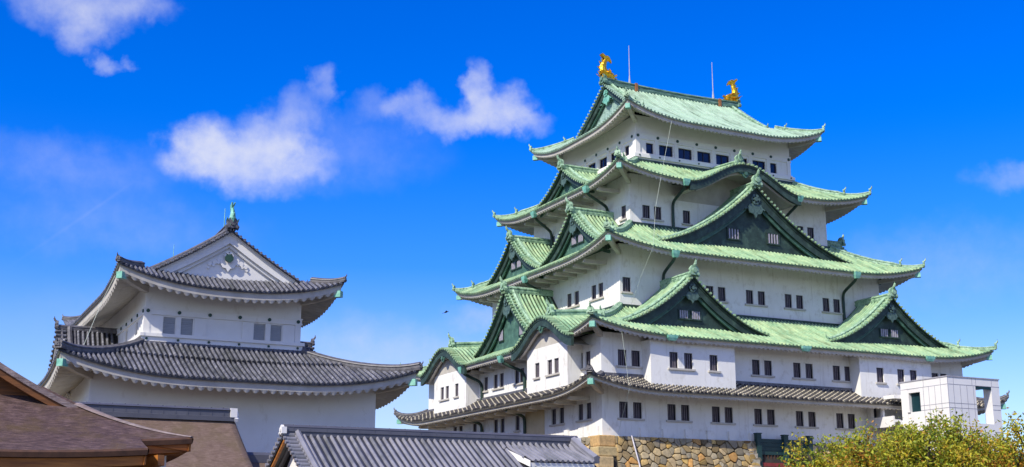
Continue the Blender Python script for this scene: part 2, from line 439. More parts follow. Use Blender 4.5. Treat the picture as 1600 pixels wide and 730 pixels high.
class MB:
    def __init__(s):
        s.v = []; s.f = []; s.uv = []; s.col = []; s.usecol = False

    def add(s, pts, faces, uvs=None, col=None):
        n = len(s.v)
        s.v.extend([tuple(p) for p in pts])
        s.uv.extend(uvs if uvs else [(0.5, 0.5)]*len(pts))
        s.col.extend([col or (1, 1, 1)]*len(pts))
        if col:
            s.usecol = True
        s.f.extend([tuple(n+i for i in f) for f in faces])

    def quad(s, a, b, c, d):
        s.add([a, b, c, d], [(0, 1, 2, 3)])

    def grid(s, rows, uvs=None, skip=None):
        """rows: list of equal-length point lists"""
        n = len(rows[0])
        pts = [p for r in rows for p in r]
        fs = []
        for i in range(len(rows)-1):
            for j in range(n-1):
                if skip and skip(i, j):
                    continue
                fs.append((i*n+j, i*n+j+1, (i+1)*n+j+1, (i+1)*n+j))
        s.add(pts, fs, [q for r in uvs for q in r] if uvs else None)

    def box(s, x0, x1, y0, y1, z0, z1):
        p = [(x, y, z) for z in (z0, z1) for y in (y0, y1) for x in (x0, x1)]
        s.add(p, [(0, 1, 3, 2), (4, 6, 7, 5), (0, 4, 5, 1), (2, 3, 7, 6), (0, 2, 6, 4), (1, 5, 7, 3)])

    def sweep(s, path, prof, closed=True, caps=True, scales=None, up=None, lat=None):
        """prof: list of (lateral, up) offsets swept along path"""
        path = [Vector(p) for p in path]
        n = len(prof)
        pts = []
        for i, p in enumerate(path):
            t = (path[min(i+1, len(path)-1)]-path[max(i-1, 0)])
            if t.length < 1e-9:
                t = Vector((1, 0, 0))
            t.normalize()
            if lat is not None:
                l = Vector(lat)
            else:
                l = t.cross(Vector(up or (0, 0, 1)))
                if l.length < 1e-4:
                    l = Vector((1, 0, 0))
            l = l.normalized()
            u = l.cross(t).normalized()
            k = scales[i] if scales else 1
            for a, b in prof:
                pts.append(p+l*a*k+u*b*k)
        fs = []
        m = n if closed else n-1
        for i in range(len(path)-1):
            for j in range(m):
                a, b = i*n+j, i*n+(j+1) % n
                fs.append((a, b, b+n, a+n))
        if caps and closed:
            fs.append(tuple(range(n)))
            fs.append(tuple(range((len(path)-1)*n, len(path)*n)))
        s.add(pts, fs)

    def tube(s, path, r, n=8, scales=None):
        s.sweep(path, [(r*math.cos(2*math.pi*i/n), r*math.sin(2*math.pi*i/n)) for i in range(n)], scales=scales)

    def rib(s, pts, lat, w, h, uoff=0., cap=True, caps_r=None):
        """half-round tile roll along pts; lat = horizontal unit vector across"""
        lat = Vector(lat)
        pts = [Vector(p) for p in pts]
        v = []; uv = []; acc = 0
        for i, p in enumerate(pts):
            t = pts[min(i+1, len(pts)-1)]-pts[max(i-1, 0)]
            nrm = lat.cross(t)
            if nrm.z < 0:
                nrm = -nrm
            if nrm.length < 1e-9:
                nrm = Vector((0, 0, 1))
            nrm.normalize()
            if i:
                acc += (p-pts[i-1]).length
            for a, b in ((-.5, -.06), (-.36, .72), (0, 1), (.36, .72), (.5, -.06)):
                v.append(p+lat*(a*w)+nrm*(b*h)); uv.append((uoff, acc))
        fs = []
        for i in range(len(pts)-1):
            for j in range(4):
                a = i*5+j
                fs.append((a, a+1, a+6, a+5))
        s.add(v, fs, uv)
        if cap:
            t = (pts[-1]-pts[-2]).normalized()
            nrm = lat.cross(t)
            if nrm.z < 0:
                nrm = -nrm
            nrm.normalize()
            r = caps_r or w*.5
            c = pts[-1]+nrm*h*.35
            ring0 = [c+(lat*math.cos(k*math.pi/4)+nrm*math.sin(k*math.pi/4))*r for k in range(8)]
            ring1 = [q+t*.05 for q in ring0]
            s.add([q-t*.06 for q in ring0]+ring1, [(k, (k+1) % 8, 8+(k+1) % 8, 8+k) for k in range(8)], [(uoff, acc)]*16)
            s.add(ring1, [tuple(range(8))], [(uoff, acc)]*8)

    def disc(s, c, axis, r, th, n=10):
        axis = Vector(axis).normalized()
        c = Vector(c)
        a = axis.orthogonal().normalized(); b = axis.cross(a)
        r0 = [c+(a*math.cos(2*math.pi*k/n)+b*math.sin(2*math.pi*k/n))*r for k in range(n)]
        r1 = [q+axis*th for q in r0]
        s.add(r0+r1, [tuple(range(n)), tuple(range(n, 2*n))]+[(k, (k+1) % n, n+(k+1) % n, n+k) for k in range(n)])

    def extrude(s, outline, vec):
        vec = Vector(vec)
        o = [Vector(p) for p in outline]
        n = len(o)
        s.add(o+[p+vec for p in o], [tuple(range(n)), tuple(range(n, 2*n))]+[(k, (k+1) % n, n+(k+1) % n, n+k) for k in range(n)])

    def build(s, name, mat, parent=None, smooth=False, loc=None):
        me = bpy.data.meshes.new(name)
        vs = s.v
        if loc is not None:
            lx, ly, lz = loc
            vs = [(a-lx, b-ly, c-lz) for a, b, c in vs]
        me.from_pydata(vs, [], s.f)
        uvl = me.uv_layers.new(name='UVMap')
        idx = np.empty(len(me.loops), dtype=np.int32)
        me.loops.foreach_get('vertex_index', idx)
        uvl.data.foreach_set('uv', np.array(s.uv, dtype=np.float32)[idx].ravel())
        if s.usecol:
            ca = me.color_attributes.new('tint', 'FLOAT_COLOR', 'POINT')
            c = np.ones((len(s.v), 4), dtype=np.float32)
            c[:, :3] = np.array(s.col, dtype=np.float32)
            ca.data.foreach_set('color', c.ravel())
        me.materials.append(mat)
        if smooth:
            me.polygons.foreach_set('use_smooth', [True]*len(me.polygons))
        o = bpy.data.objects.new(name, me)
        COL.objects.link(o)
        if loc is not None:
            o.location = loc
        if parent is not None:
            o.parent = parent
            if parent.type == 'EMPTY':
                o.matrix_parent_inverse = Matrix.Translation(-Vector(parent.location))
        return o


def tag(o, label, cat, group=None, kind=None):
    o['label'] = label
    o['category'] = cat
    if group:
        o['group'] = group
    if kind:
        o['kind'] = kind
    return o


def thing(name, loc, label, cat, group=None):
    o = bpy.data.objects.new(name, None)
    o.empty_display_size = 1
    o.location = loc
    COL.objects.link(o)
    return tag(o, label, cat, group)


class Side:
    """frame of one building side: u along it, d outward from it"""
    def __init__(s, k, wall):
        s.k = k; s.w = wall
        s.out = {'E': (1, 0, 0), 'W': (-1, 0, 0), 'S': (0, -1, 0), 'N': (0, 1, 0)}[k]
        s.lat = (0, 1, 0) if k in 'EW' else (1, 0, 0)

    def P(s, u, d, z):
        if s.k == 'E': return Vector((s.w+d, u, z))
        if s.k == 'W': return Vector((s.w-d, u, z))
        if s.k == 'S': return Vector((u, s.w-d, z))
        return Vector((u, s.w+d, z))


def lerp(a, b, t): return a+(b-a)*t


def urange(rect, k): return (rect[2], rect[3]) if k in 'EW' else (rect[0], rect[1])
def wallc(rect, k): return {'W': rect[0], 'E': rect[1], 'S': rect[2], 'N': rect[3]}[k]


# ------------------------------------------------------------------ ridge ends and trims
def ridge_end(mb, pos, out, sc=1.0, horn=True):
    """onigawara: lobed upright plate with boss and an upswept horn"""
    pos = Vector(pos); out = Vector(out); out.z = 0; out.normalize()
    lat = out.cross(Vector((0, 0, 1)))
    shp = [(-.42, -.1), (-.5, .12), (-.36, .3), (-.4, .5), (-.22, .74), (0, .84), (.22, .74), (.4, .5), (.36, .3), (.5, .12), (.42, -.1), (.2, .02), (-.2, .02)]
    mb.extrude([pos+lat*a*sc+Vector((0, 0, b*sc))-out*.1*sc for a, b in shp], out*.24*sc)
    mb.disc(pos+Vector((0, 0, .40*sc))+out*.14*sc, out, .2*sc, .1*sc)
    for a in (-.3, .3):
        mb.disc(pos+lat*a*sc+Vector((0, 0, .12*sc))+out*.14*sc, out, .11*sc, .08*sc, 8)
    if horn:
        p0 = pos+Vector((0, 0, .66*sc))-out*.1*sc
        path = [p0+out*(x*sc)+Vector((0, 0, z*sc)) for x, z in ((0, 0), (.2, .06), (.36, .2), (.44, .4), (.42, .58))]
        mb.tube(path, .13*sc, 8, [1, 1, .9, .75, .45])


RIDGE_PROF = [(-.26, -.12), (-.30, .06), (-.24, .08), (-.24, .26), (-.30, .28), (-.28, .36), (-.12, .42), (0, .5), (.12, .42), (.28, .36), (.30, .28), (.24, .26), (.24, .08), (.30, .06), (.26, -.12)]


def ridge_bar(mb, a, b, sc=1.0, rise=0.0, n=9):
    a = Vector(a); b = Vector(b)
    path = []
    for i in range(n):
        t = i/(n-1)
        p = a.lerp(b, t)
        p.z += rise*(2*t-1)**2
        path.append(p)
    mb.sweep(path, [(x*sc, z*sc) for x, z in RIDGE_PROF])


# ------------------------------------------------------------------ skirt (pent / hip) roof
def skirt(parent, inner, outer, lower, zi, ze, K, Rl, mats, sag=.25, spacing=.36, ribw=.175, ribh=.13,
          fascia=.25, scallop=(.42, .13), cuts=None, raise_t=0.0, raise_h=0.0, hip_sc=1.0, oni_mid=None, sides='EWSN', brackets=None, cap_mat=None, tipsc=.62):
    cuts = cuts or {}
    roof = MB(); ribs = MB(); eave = MB(); hips = MB(); caps = MB()

    def zbase(t): return zi-(zi-ze)*(t+sag*t*(1-t))

    def zt(t, e): return zbase(t)+K*t*t*max(0., 1-e/Rl)**2.5
    objs = {}
    frames = {}
    for k in sides:
        ia, ib = urange(inner, k); oa, ob = urange(outer, k)
        S = Side(k, wallc(inner, k))
        D = abs(wallc(outer, k)-wallc(inner, k))
        dw = abs(wallc(lower, k)-wallc(inner, k))
        frames[k] = (S, D, ia, ib, oa, ob)
        kc = cuts.get(k, [])

        def zz(u, t, S=S, ia=ia, ib=ib, oa=oa, ob=ob):
            return zt(t, min(u-lerp(ia, oa, t), lerp(ib, ob, t)-u))

        def tcut(u):
            for (uc, w, zf) in kc:
                x = abs(u-uc)
                if x < w*.97:
                    for i in range(60):
                        t = i/59
                        if zbase(t) < zf(x)-.02:
                            return t
            return 1.0
        n = int((ob-oa)/.45)
        nt_ = 9
        rows = []; uvs = []
        tl = [i/nt_ for i in range(nt_+1)]
        for t in tl:
            r_ = []; q_ = []
            for j in range(n+1):
                u = lerp(lerp(ia, oa, t), lerp(ib, ob, t), j/n)
                z = zz(u, t)+(raise_h if t < raise_t else 0)
                r_.append(S.P(u, t*D, z)); q_.append((u, t*D))
            rows.append(r_); uvs.append(q_)
        ucut = lambda i, j: any(abs(lerp(lerp(ia, oa, tl[i]), lerp(ib, ob, tl[i]), (j+.5)/n)-uc) < w*.97 and tl[i] > tcut(lerp(lerp(ia, oa, tl[i]), lerp(ib, ob, tl[i]), (j+.5)/n))+.02 for uc, w, zf in kc)
        roof.grid(rows, uvs, ucut if kc else None)
        u = oa+spacing*.5
        while u < ob:
            t0 = 0.0
            if u < ia: t0 = (u-ia)/(oa-ia)
            if u > ib: t0 = (u-ib)/(ob-ib)
            t1 = tcut(u)
            if t0 < t1-.03:
                segs = [(t0, t1)]
                if raise_t and t0 < raise_t:
                    segs = [(t0, raise_t), (raise_t-.04, t1)]
                for q, (a, b) in enumerate(segs):
                    m = max(3, int((b-a)*9)+1)
                    up = raise_h if (raise_t and b <= raise_t+1e-6) else 0
                    pts = [S.P(u, lerp(a, b, i/(m-1))*D, zz(u, lerp(a, b, i/(m-1)))+up) for i in range(m)]
                    ribs.rib(pts, S.lat, ribw, ribh, u, cap=(b > .99 or up > 0))
            u += spacing
        # eave: thin tile edge, fascia, scalloped plaster soffit
        ns = int((ob-oa)/scallop[0])*6
        us = [lerp(oa, ob, j/ns) for j in range(ns+1)]
        incut = lambda u: any(abs(u-uc) < w*.93 for uc, w, zf in kc)
        ed = []; f0 = []; f1 = []; fr = []; bk = []
        tw = dw/D
        for u in us:
            z = zz(u, 1.0)
            d = D-.03
            # keep inside hip mitre
            ed.append((S.P(u, D+.02, z+.02), S.P(u, D+.02, z-.13)))
            uu = lerp(lerp(ia, oa, (D-.10)/D), lerp(ib, ob, (D-.10)/D), (u-oa)/(ob-oa))
            f0.append(S.P(uu, D-.10, z-.13)); f1.append(S.P(uu, D-.13, z-.09-fascia))
            sc = abs(math.sin(math.pi*(u-oa)/scallop[0]))
            uu2 = lerp(lerp(ia, oa, (D-.2)/D), lerp(ib, ob, (D-.2)/D), (u-oa)/(ob-oa))
            fr.append(S.P(uu2, D-.2, z-.09-fascia-scallop[1]*sc*1.15+.02))
            uw = lerp(lerp(ia, oa, tw), lerp(ib, ob, tw), (u-oa)/(ob-oa))
            zw = zz(uw, tw)-.30-fascia
            zw = min(zw, z+.9)
            bk.append(S.P(uw, dw-.02, zw-scallop[1]*sc*.8))
        sk = (lambda i, j: incut(.5*(us[j]+us[j+1]))) if kc else None
        roof.grid([[e[0] for e in ed], [e[1] for e in ed]], None, sk)
        eave.grid([[e[1] for e in ed], f0, f1], None, sk)
        mid = [a.lerp(b, .5) for a, b in zip(fr, bk)]
        f1b = [S.P(0, 0, 0) for _ in us]
        eave.grid([f1, fr, mid, bk], None, sk)
        if brackets and k in 'S':
            u = urange(lower, k)[0]+brackets
            while u < urange(lower, k)[1]-.5:
                if not incut(u):
                    z1 = zz(u, 1)-.12-fascia-scallop[1]
                    path = [S.P(u, dw-.1, z1-.02), S.P(u, D-.75, z1-.06), S.P(u, D-.6, z1+.0)]
                    eave.sweep(path, [(-.16, -.15), (.16, -.15), (.16, .14), (-.16, .14)])
                u += brackets
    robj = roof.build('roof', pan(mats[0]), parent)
    ribs.build('roof_tiles', mats[0], robj, smooth=True)
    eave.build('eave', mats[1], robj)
    # hip ridges
    for (kx, ky) in (('E', 'S'), ('E', 'N'), ('W', 'S'), ('W', 'N')):
        ix, iy = wallc(inner, kx), wallc(inner, ky)
        ox, oy = wallc(outer, kx), wallc(outer, ky)
        hp = MB()
        path = []; sc = []
        N = 13
        for i in range(N):
            t = lerp(0.02, 1.02, i/(N-1))
            path.append(Vector((lerp(ix, ox, t), lerp(iy, oy, t), zt(min(t, 1), 0)+.10*max(0, (t-.8)/.2)**2)))
            sc.append(hip_sc*(1.0 if (oni_mid and t < oni_mid) or not oni_mid else .66))
        hp.sweep(path, [(x*.92, z*.86) for x, z in RIDGE_PROF], scales=sc)
        od = Vector((ox-ix, oy-iy, 0))
        ridge_end(hp, path[-1]+Vector((0, 0, .02)), od, tipsc*hip_sc)
        if oni_mid:
            i = int(oni_mid*N)
            ridge_end(hp, path[i]+Vector((0, 0, .12)), od, .62*hip_sc)
        hp.build('hip_ridge', mats[2], robj, smooth=False)
        # corner beam with metal shoe
        cb = MB()
        odn = od.normalized()
        lw = Vector((wallc(lower, kx), wallc(lower, ky), 0))
        zc = zt(1, 0)
        a = Vector((lw.x, lw.y, zc-fascia-.75)); b = Vector((ox, oy, zc-fascia-.34))-odn*.55
        cb.sweep([a, a.lerp(b, .6)-Vector((0, 0, .06)), b], [(-.16, -.16), (.16, -.16), (.16, .16), (-.16, .16)])
        cb.build('corner_beam', mats[1], robj)
        cc = MB()
        cc.sweep([b-odn*.05, b+odn*.42], [(-.2, -.2), (.2, -.2), (.2, .2), (-.2, .2)])
        cc.build('beam_shoe', cap_mat or mats[2], robj)
    # ridge band along the wall; the joint's shadow is put into its dark colour
    fl = MB()
    for k in sides:
        S, D, ia, ib, oa, ob = frames[k]
        a = S.P(ia-.1, .1, zi+.02); b = S.P(ib+.1, .1, zi+.02)
        fl.sweep([a, b], [(-.14, -.15), (.14, -.15), (.14, .14), (-.14, .14)])
    fl.build('shadow_band', mats[3], robj)
    return robj, zt, frames


# ------------------------------------------------------------------ gables
def gable_front(parent, S, uc, w, zp, dv, zlow, mats, bw=.62, recess=.75, win=None, orn=1.0, wall_mat=None, drop=0):
    """bargeboards, moulding, gable wall, pendant; zp(x) is the roof height at |x|<=w"""
    n = 22
    xs = [w*(i/n) for i in range(n+1)]
    bb = MB(); ib = MB(); gw = MB()
    for sg in (-1, 1):
        def strip(mb, d0, d1, top, hgt):
            q = [(x, zp(x)) for x in xs]
            fr_t = [S.P(uc+sg*x, d1, z-top) for x, z in q]
            fr_b = [S.P(uc+sg*x, d1, z-top-hgt(x)) for x, z in q]
            bk_t = [S.P(uc+sg*x, d0, z-top) for x, z in q]
            bk_b = [S.P(uc+sg*x, d0, z-top-hgt(x)) for x, z in q]
            mb.grid([bk_t, fr_t, fr_b, bk_b, bk_t])
            for e in (0, -1):
                mb.quad(bk_t[e], fr_t[e], fr_b[e], bk_b[e])
        strip(bb, dv-.44, dv-.26, .06, lambda x: bw*(1.12-.25*x/w))
        strip(bb, dv-.28, dv-.20, .05, lambda x: bw*.28)
        strip(ib, dv-.58, dv-.46, .06+bw*.95, lambda x: bw*.55*(1-.3*x/w))
        strip(ib, dv-.50, dv-.43, .06+bw*1.28, lambda x: .07)
    # wall
    rows = []
    cols = [i/30*2-1 for i in range(31)]
    top = [S.P(uc+c*w, dv-recess, zp(abs(c*w))-.1) for c in cols]
    bot = [S.P(uc+c*w, dv-recess, min(zlow, zp(abs(c*w))-.12)) for c in cols]
    gw.grid([top, bot])
    # soffit between verge and wall
    for sg in (-1, 1):
        gw.grid([[S.P(uc+sg*x, dv-.08, zp(x)-.05) for x in xs], [S.P(uc+sg*x, dv-recess, zp(x)-.08) for x in xs]])
    b = bb.build('bargeboard', mats[0], parent)
    ib.build('inner_bargeboard', mats[1], parent)
    g = gw.build('gable_wall', wall_mat or mats[0], parent)
    # base moulding
    zb = zlow
    # pendant ornament
    om = MB()
    h0 = zp(0)-bw*1.35-drop
    f = dv-.24-(.22 if drop else 0)
    for k in range(6):
        a = k*math.pi/3
        om.disc(S.P(uc+.20*orn*math.cos(a), f-.02, h0+.05+.20*orn*math.sin(a)), S.out, .15*orn, .10)
    om.disc(S.P(uc, f, h0+.05), S.out, .14*orn, .16)
    shp = [(-.42, -.25), (-.6, -.55), (-.42, -.85), (-.16, -.9), (0, -1.15), (.16, -.9), (.42, -.85), (.6, -.55), (.42, -.25)]
    om.extrude([S.P(uc+a*orn, f-.12, h0+c*orn) for a, c in shp], Vector(S.out)*.12)
    for sg in (-1, 1):
        for i in range(3):
            x = (.62+.36*i)*orn
            om.disc(S.P(uc+sg*x, f-.2, h0-(.26+.20*i)*orn), S.out, (.22-.035*i)*orn, .12)
            om.disc(S.P(uc+sg*(x+.1*orn), f-.2, h0-(.50+.22*i)*orn), S.out, (.13-.02*i)*orn, .14, 7)
    om.build('pendant', mats[2], parent)
    if win:
        for (du, zz, ww, wh) in win:
            wm = MB()
            c = S.P(uc+du, 0, zz)
            d0, d1 = dv-recess+.02, dv-recess+.09
            for (a, b2, e0, e1, dd) in ((-ww/2-.08, -ww/2, zz-wh/2, zz+wh/2, d1), (ww/2, ww/2+.08, zz-wh/2, zz+wh/2, d1), (-ww/2-.12, ww/2+.12, zz-wh/2-.1, zz-wh/2, d1+.05), (-ww/2-.12, ww/2+.12, zz+wh/2, zz+wh/2+.07, d1)):
                p = S.P(uc+du+a, d0, e0); q = S.P(uc+du+b2, dd, e1)
                wm.box(min(p.x, q.x), max(p.x, q.x), min(p.y, q.y), max(p.y, q.y), e0, e1)
            p = S.P(uc+du-ww/2, d0-.03, zz-wh/2); q = S.P(uc+du+ww/2, d0+.012, zz+wh/2)
            wm.box(min(p.x, q.x), max(p.x, q.x), min(p.y, q.y), max(p.y, q.y), zz-wh/2, zz+wh/2)
            for i in range(4):
                a = -ww/2+ww*(i+.5)/4
                p = S.P(uc+du+a-.05, d0+.012, zz-wh/2); q = S.P(uc+du+a+.05, d1, zz+wh/2)
            wo = wm.build('window', mats[0], parent)
            bm_ = MB()
            for i in range(4):
                a = -ww/2+ww*(i+.5)/4
                p = S.P(uc+du+a-.055, d0+.015, zz-wh/2+.01); q = S.P(uc+du+a+.055, d1-.01, zz+wh/2-.01)
                bm_.box(min(p.x, q.x), max(p.x, q.x), min(p.y, q.y), max(p.y, q.y), zz-wh/2+.01, zz+wh/2-.01)
            if parent.parent is None or parent.parent.type == 'EMPTY':
                wo2 = bm_
                bm_.build('window_bars', M['bar_white'], parent)


def gable_slopes(robj, S, uc, w, zp, d0, dv, mats, spacing=.36, ribw=.19, ribh=.13, verge=.6, verge_sp=.36, both=False, desc=True, dsc=1.0, clip=None):
    r2 = None
    n = 16
    xs = [w*i/n for i in range(n+1)]
    for sg in (-1, 1):
        roof = MB(); ribs = MB(); dr = MB()
        rows = [[S.P(uc+sg*x, d, zp(x)) for x in xs] for d in (d0, dv)]
        uv = [[(d, x*1.2) for x in xs] for d in (d0, dv)]
        roof.grid(rows, uv)
        roof.grid([[S.P(uc+sg*x, dv, zp(x)+.01) for x in xs], [S.P(uc+sg*x, dv, zp(x)-.10) for x in xs]])
        end = dv-verge-.75 if desc else dv-.2
        d = end
        while d > d0+.1:
            if both and d < d0+verge+.5:
                break
            xx = xs if clip is None else [x for x in xs if clip(x, d, zp(x))]
            if len(xx) > 2:
                ribs.rib([S.P(uc+sg*x, d, zp(x)) for x in xx], S.out, ribw, ribh, d, cap=False)
            d -= spacing
        ends = [(1, dv)]+([(-1, d0)] if both else [])
        for es, de in ends:
            if both:
                ribs = MB(); dr = MB()
            if desc:
                # verge tiles: short rolls running out to the verge
                L = 0; last = None; acc = spacing*.3
                m = 160
                for i in range(m+1):
                    x = w*i/m
                    p = Vector((x, zp(x), 0))
                    if last is not None:
                        acc += (p-last).length
                    last = p
                    if acc >= verge_sp:
                        acc = 0
                        tang = Vector((w/m, zp(min(w, x+w/m))-zp(max(0, x-1e-6)), 0)).normalized()
                        a = S.P(uc+sg*x, de-es*verge, zp(x)+.01); b = S.P(uc+sg*x, de+es*.04, zp(x)+.01)
                        lv = S.P(sg*tang.x, 0, tang.y)-S.P(0, 0, 0)
                        ribs.rib([a, b], lv, ribw*1.05, ribh*1.15, x, cap=True)
                pathd = [S.P(uc+sg*x, de-es*(verge+.18), zp(x)+.02) for x in xs[:-1]]
                dr.sweep(pathd, [(a*.50*dsc, b*.62*dsc) for a, b in RIDGE_PROF])
                dr.tube([S.P(uc+sg*x, de-es*(verge+.52), zp(x)+.06) for x in xs[:-1]], .09*dsc, 6)
                pd2 = [S.P(uc+sg*x, de-es*(verge*.5+.02), zp(x)+.09) for x in xs]
                dr.tube(pd2, .075*dsc, 6)
                e = pathd[-1]
                ridge_end(dr, e, pathd[-1]-pathd[-2], .5*dsc)
            if both:
                ribs.build('gable_tiles', mats[0], robj, smooth=True)
                dr.build('verge_ridge', mats[2], robj)
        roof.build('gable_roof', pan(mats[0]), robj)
        if not both:
            if ribs.v:
                ribs.build('gable_tiles', mats[0], robj, smooth=True)
            if dr.v:
                dr.build('verge_ridge', mats[2], robj)


def chidori(keep, S, uc, w, zA, zfoot, dv, mats, cs=.62, d0=0.0, win=None, zlow=None, bw=.62, orn=1.0, front=None, sides_mat=None, zmain=None, rsc=1.0, spacing=.36, ribw=.19, ribh=.13):
    h = zA-zfoot

    def zp(x):
        s_ = x/w
        return zA-h*(s_+cs*s_*(1-s_))
    g = MB()
    # ridge is the gable's base object
    ridge_bar(g, S.P(uc, d0, zA-.02), S.P(uc, dv-.1, zA-.02), 1.0*rsc, 0)
    ridge_end(g, S.P(uc, dv, zA+.05*rsc), S.out, 1.0*rsc)
    gob = g.build('gable', mats[2], keep)
    clip = (lambda x, d, z: zmain(d) < z+.35) if zmain else None
    gable_slopes(gob, S, uc, w, zp, d0, dv, mats, clip=clip, spacing=spacing, ribw=ribw, ribh=ribh)
    fm = front or (M['copper_dark'], M['copper_side'], M['silver'])
    gable_front(gob, S, uc, w*.985, zp, dv, (zlow if zlow is not None else zfoot-.6), fm, bw=bw, orn=orn, win=win, wall_mat=sides_mat)
    return gob


def bell(q): return .5*(1+math.cos(math.pi*min(1, abs(q))))


def kara_fn(ze, rise, w):
    return lambda x: ze+.02+rise*(bell(x/w)**.92)


def karahafu(keep, S, uc, w, ze, rise, D, dback, dwall, mats, spacing=.36, bw=.55, bay=None):
    zp = kara_fn(ze, rise, w)
    slope = .10

    def Z(x, d): return zp(x)+slope*(D-d)
    g = MB()
    dv = D+.18
    zr = Z(0, dv)
    ridge_bar(g, S.P(uc, dback-.6, Z(0, dback)+.12), S.P(uc, dv-1.15, Z(0, dv-1.15)+.12), 1.0)
    ridge_end(g, S.P(uc, dv-1.05, Z(0, dv-1)+.22), S.out, 1.0)
    gob = g.build('curved_gable', mats[2], keep)
    roof = MB(); ribs = MB(); bb = MB(); sf = MB()
    n = 40
    xs = [w*(i/n*2-1) for i in range(n+1)]
    roof.grid([[S.P(uc+x, d, Z(abs(x), d)) for x in xs] for d in (dback-.6, (dback+dv)/2, dv)], [[(d, x) for x in xs] for d in (dback-.6, (dback+dv)/2, dv)])
    roof.grid([[S.P(uc+x, dv, Z(abs(x), dv)+.01) for x in xs], [S.P(uc+x, dv, Z(abs(x), dv)-.1) for x in xs]])
    d = dv-.75
    while d > dback-.5:
        for sg in (-1, 1):
            ribs.rib([S.P(uc+sg*w*i/18, d, Z(w*i/18, d)) for i in range(19)], S.out, .19, .13, d, cap=False)
        d -= spacing
    for sg in (-1, 1):
        acc = .1; last = None
        m = 160
        for i in range(m+1):
            x = w*i/m
            p = Vector((x, zp(x)))
            if last is not None:
                acc += (p-last).length
            last = p
            if acc >= spacing:
                acc = 0
                dz = (zp(min(w, x+.02))-zp(max(0, x-.02)))/.04
                lv = (S.P(sg, 0, dz)-S.P(0, 0, 0)).normalized()
                ribs.rib([S.P(uc+sg*x, dv-.62, Z(x, dv-.62)+.01), S.P(uc+sg*x, dv+.04, Z(x, dv)+.01)], lv, .20, .14, x)
    # dark bargeboard following the curve
    def strip(mb, d0, d1, top, h, k=1.0):
        ys = [(x*k, Z(abs(x*k), dv)) for x in xs]
        a = [S.P(uc+x, d1, z-top) for x, z in ys]; b = [S.P(uc+x, d1, z-top-h(abs(x)/w)) for x, z in ys]
        c = [S.P(uc+x, d0, z-top-h(abs(x)/w)) for x, z in ys]; e = [S.P(uc+x, d0, z-top) for x, z in ys]
        mb.grid([e, a, b, c, e])
        for i in (0, -1):
            mb.quad(e[i], a[i], b[i], c[i])
    strip(bb, dv-.32, dv-.10, .06, lambda q: bw*(1.05+.30*q))
    strip(bb, dv-.12, dv-.05, .05, lambda q: .16)
    # plaster arch behind, back to the wall
    ys = [x*.985 for x in xs]
    for (da, db, off) in ((dv-.25, dwall-(1.3 if bay else .1), bw*1.02),):
        sf.grid([[S.P(uc+x, dd, Z(abs(x), dv)-off-.10*abs(x)/w) for x in ys] for dd in (da, da-.5, db)])
    # tympanum continuing the wall plane below
    b0, b1, bz = bay or (uc-w*.95, uc+w*.95, ze-1.0)
    ts = [lerp(b0, b1, i/30) for i in range(31)]
    sf.grid([[S.P(u, dwall, max(bz, Z(abs(u-uc), dv)-bw*.9)) for u in ts], [S.P(u, dwall, bz) for u in ts]])
    # stepped cloud moulding
    strip(sf, dv-.62, dv-.42, .06+bw*1.0, lambda q: .22, .86)
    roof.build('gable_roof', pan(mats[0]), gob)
    ribs.build('gable_tiles', mats[0], gob, smooth=True)
    bb.build('bargeboard', M['copper_dark'], gob)
    sf.build('arch_plaster', mats[1], gob)
    om = MB()
    h0 = Z(0, dv)-bw*1.05
    shp = [(-.9, -.05), (-.75, -.3), (-.45, -.28), (-.3, -.55), (0, -.75), (.3, -.55), (.45, -.28), (.75, -.3), (.9, -.05), (.4, .1), (-.4, .1)]
    om.extrude([S.P(uc+a*.8, dv-.3, h0+b*.8) for a, b in shp], Vector(S.out)*.12)
    om.disc(S.P(uc, dv-.2, h0-.2), S.out, .17, .12)
    om.build('pendant', M['copper_side'], gob)
    return gob


